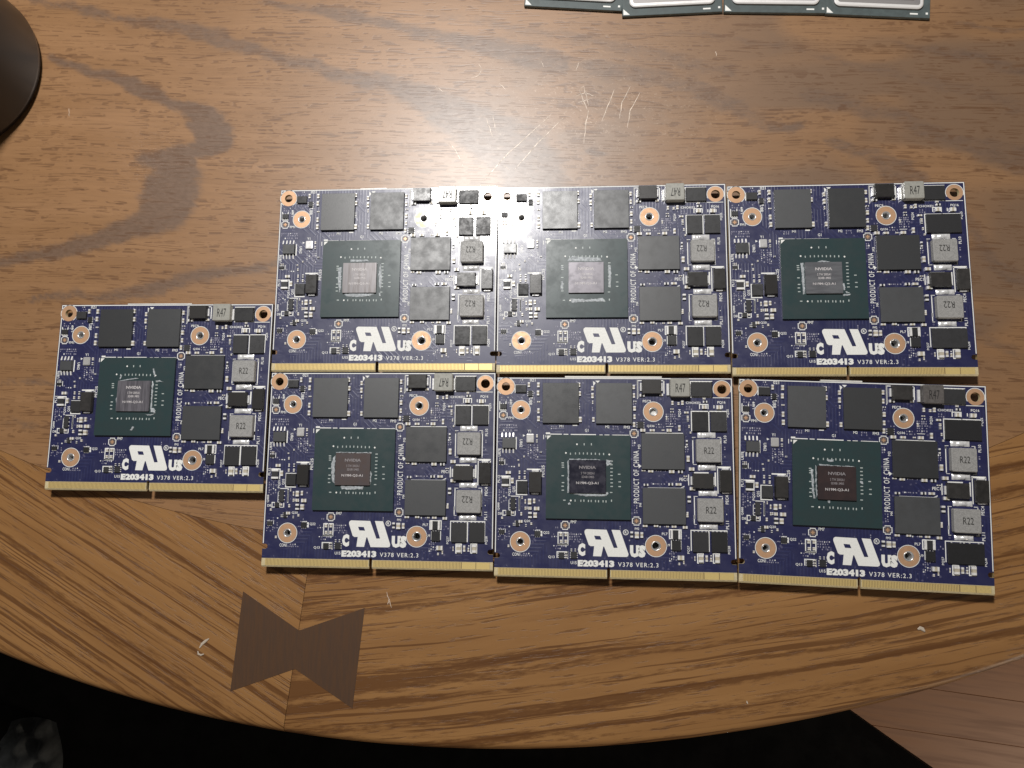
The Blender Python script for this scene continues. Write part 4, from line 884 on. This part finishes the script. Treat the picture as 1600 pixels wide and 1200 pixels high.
# --- inductors, choke, transistors (values differ from card to card)
def val_mesh(t, b_, hz, rot, fx0, fy0, fx1, fy1, bold=0.0):
    x0, y0, x1, y1 = B(b_); q = MB(['ink'])
    put_text(q, t, x0 + fx0 * (x1 - x0), y0 + fy0 * (y1 - y0), x0 + fx1 * (x1 - x0), y0 + fy1 * (y1 - y0), z(hz), rot, 0, bold)
    return q.mesh('printed_value')
IND_ME = []
for b_ in IND:
    x0, y0, x1, y1 = B(b_); q = MB(['ferrite']); q.rr(x0, y0, x1, y1, 0.5 * MM, [(0.1 * MM, z(0.15)), (0, z(0.25)), (0, z(1.95)), (0.22 * MM, z(2.15))], 3)
    IND_ME.append(q.mesh('inductor'))
INT_ME = []
for b_ in IND_T:
    x0, y0, x1, y1 = B(b_); q = MB(['solder'])
    rs_ = random.Random(int(b_[1] * 10)); nx_, ny_ = 14, 5; vs = []; fs = []
    for j in range(ny_):
        for i in range(nx_):
            a, c = i / (nx_ - 1), j / (ny_ - 1); ed = min(a, 1 - a, c, 1 - c)
            vs.append((x0 + a * (x1 - x0), y0 + c * (y1 - y0), z(0.02 if ed < .01 else 0.25 + rs_.uniform(0, .35) + (.4 if .35 < a < .65 else 0))))
    for j in range(ny_ - 1):
        for i in range(nx_ - 1): fs.append((j * nx_ + i, j * nx_ + i + 1, (j + 1) * nx_ + i + 1, (j + 1) * nx_ + i))
    q.add(vs, fs); me_ = q.mesh('solder_terminal'); me_.polygons.foreach_set('use_smooth', [True] * len(me_.polygons))
    INT_ME.append(me_)
x0, y0, x1, y1 = B(CHOKE)
def choke_mesh(k):
    q = MB([k]); q.rr(x0, y0, x1, y1, 0.45 * MM, [(0.1 * MM, z(0.1)), (0, z(0.2)), (0, z(2.6)), (0.2 * MM, z(2.8))], 3); return q.mesh('choke')
CHK = {k: choke_mesh(k) for k in ('ferrite2', 'ferrite3')}
CHT = []
for b_ in CHOKE_T:
    q = MB(['solder']); q.box(*B(b_), z(0), z(0.7), 0, 0.1 * MM); CHT.append(q.mesh('terminal'))
def fet_mesh(b_, w=0):
    x0, y0, x1, y1 = B(b_); q = MB(['chip2', 'tin']); q.box(x0, y0, x1, y1, z(0), z(0.9), 0, 0.06 * MM)
    n = 4
    for k in range(n):
        xx = x0 + (k + .5) * (x1 - x0) / n; q.box(xx - .22 * MM, y1 + .002 * MM, xx + .22 * MM, y1 + .16 * MM, z(0), z(0.25), 1)
    return q.mesh('power_transistor')
FETS = [fet_mesh(b_) for b_ in FET]
def joinbox(a, b_): return (a[0], a[1], b_[2], a[3])
FETW = [fet_mesh(joinbox(FET[0], FET[1])), fet_mesh(joinbox(FET[2], FET[3]))]
# --- minute capacitors and resistors joined
sc_ = MB(['ceram', 'tin', 'chip2'])
for i, b_ in enumerate(CAPS):
    x0, y0, x1, y1 = B(b_); w_, h_ = x1 - x0, y1 - y0; hor = w_ > h_; L_ = max(w_, h_); e = L_ * .30
    ht = min(0.9, max(0.3, min(w_, h_) / MM * 0.7)); mm_ = 2 if rr_.random() < .15 else 0
    if hor:
        sc_.box(x0 + e, y0 + .03 * MM, x1 - e, y1 - .03 * MM, z(0), z(ht - .03), mm_); sc_.box(x0, y0, x0 + e, y1, z(0), z(ht), 1, .04 * MM); sc_.box(x1 - e, y0, x1, y1, z(0), z(ht), 1, .04 * MM)
    else:
        sc_.box(x0 + .03 * MM, y0 + e, x1 - .03 * MM, y1 - e, z(0), z(ht - .03), mm_); sc_.box(x0, y0, x1, y0 + e, z(0), z(ht), 1, .04 * MM); sc_.box(x0, y1 - e, x1, y1, z(0), z(ht), 1, .04 * MM)
PARTS.append(('small_components', sc_.mesh('small_components'), [], 'stuff'))
# --- underside: rear parts the card stands on
bk = MB(['chip2'])
for x0_, y0_, x1_, y1_ in ((14, 4, 30, 18), (36, 4, 50, 18), (16, 24, 48, 48), (56, 6, 76, 30), (56, 36, 76, 52)):
    bk.box(u(x0_), v(y1_), u(x1_), v(y0_), 0.0, z(-1.2) + 0.00005)
PARTS.append(('rear_components', bk.mesh('rear_components'), [], None))

CARD = {  # number: (x, y, angle, choke text turn, choke material, inductor text turn, paired transistors, backing film (x0, x1) or None, label)
 1: (-65.7175, 74.1378, -0.0114, 2, 'ferrite2', 2, True, (30, 40), 'blue graphics card whose upper right corner is lost in lamp glare'),
 2: (16.7343, 72.578, -0.0106, 2, 'ferrite2', 2, True, None, 'blue graphics card with smeared paste round a clean pale die, middle of the upper row'),
 3: (99.2962, 70.7337, -0.0099, 0, 'ferrite2', 2, False, None, 'blue graphics card with a brushed grey die, right end of the upper row'),
 4: (-148.8574, 31.3157, -0.0131, 0, 'ferrite2', 0, True, (25, 50), 'lone blue graphics card left of the two rows, white speck of paste below its die'),
 5: (-66.259, 4.598, -0.0117, 2, 'ferrite2', 2, True, None, 'blue graphics card with a brown die, lower row, behind the bow tie inlay'),
 6: (16.268, 1.9238, -0.0143, 0, 'ferrite2', 0, True, (24, 58), 'blue graphics card with a dark mirror-like navy die framed in white paste'),
 7: (99.6546, -0.5252, -0.0407, 0, 'ferrite3', 0, False, (28, 42), 'blue graphics card with a maroon die and dark choke, lower right'),
}
for n, (X, Y, A, crot, cmat, irot, pair, film, label) in CARD.items():
    e = link('graphics_card', None)
    e.location = (X * MM, Y * MM, 0); e.rotation_euler = (0, 0, A)
    thing(e, label, 'graphics card', 'blue graphics cards laid side by side')
    for name, me_, ch, kind in PARTS:
        o = link(name, me_, e)
        if kind: o['kind'] = kind
        for cn, cm in ch: link(cn, cm, o)
    g_ = link('gpu_package', gpu_me, e)
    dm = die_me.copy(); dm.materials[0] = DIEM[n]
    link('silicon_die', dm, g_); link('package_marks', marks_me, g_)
    link('die_lettering', dt[{1: 2, 2: 2, 3: 2, 4: 2}.get(n, 0)], g_)
    ps = MB(['paste']); rs_ = random.Random(n)
    for poly in PASTE[n]:
        pts = [(dfx(poly[i]), dfy(poly[i + 1])) for i in range(0, len(poly), 2)]
        vs, fs = solder_bump_poly(rs_, pts, z(1.0), 0.22 if n != 2 else 0.07, 0.16)
        ps.add(vs, fs)
    po = ps.obj('thermal_paste', g_); po['kind'] = 'stuff'
    for i, b_ in enumerate(IND):
        o = link('inductor', IND_ME[i], e)
        link('solder_terminal', INT_ME[2 * i], o); link('solder_terminal', INT_ME[2 * i + 1], o)
        link('printed_value', val_mesh('R22', b_, 2.165, irot, .24, .44, .66, .73) if irot == 2 else val_mesh('R22', b_, 2.165, irot, .32, .36, .72, .65), o)
    o = link('choke', CHK[cmat], e)
    for cm in CHT: link('terminal', cm, o)
    link('printed_value', val_mesh('R47', CHOKE, 2.815, crot, .27, .22, .77, .72), o)
    if pair:
        for fm in FETS: link('power_transistor', fm, e)
    else:
        for fm in FETW: link('power_transistor', fm, e)
    if film:
        q = MB(['film']); q.box(u(film[0]), v(30), u(film[1]), v(-0.75), 0.0022, 0.0036); q.obj('backing_plate', e)
bpy.context.view_layer.update()
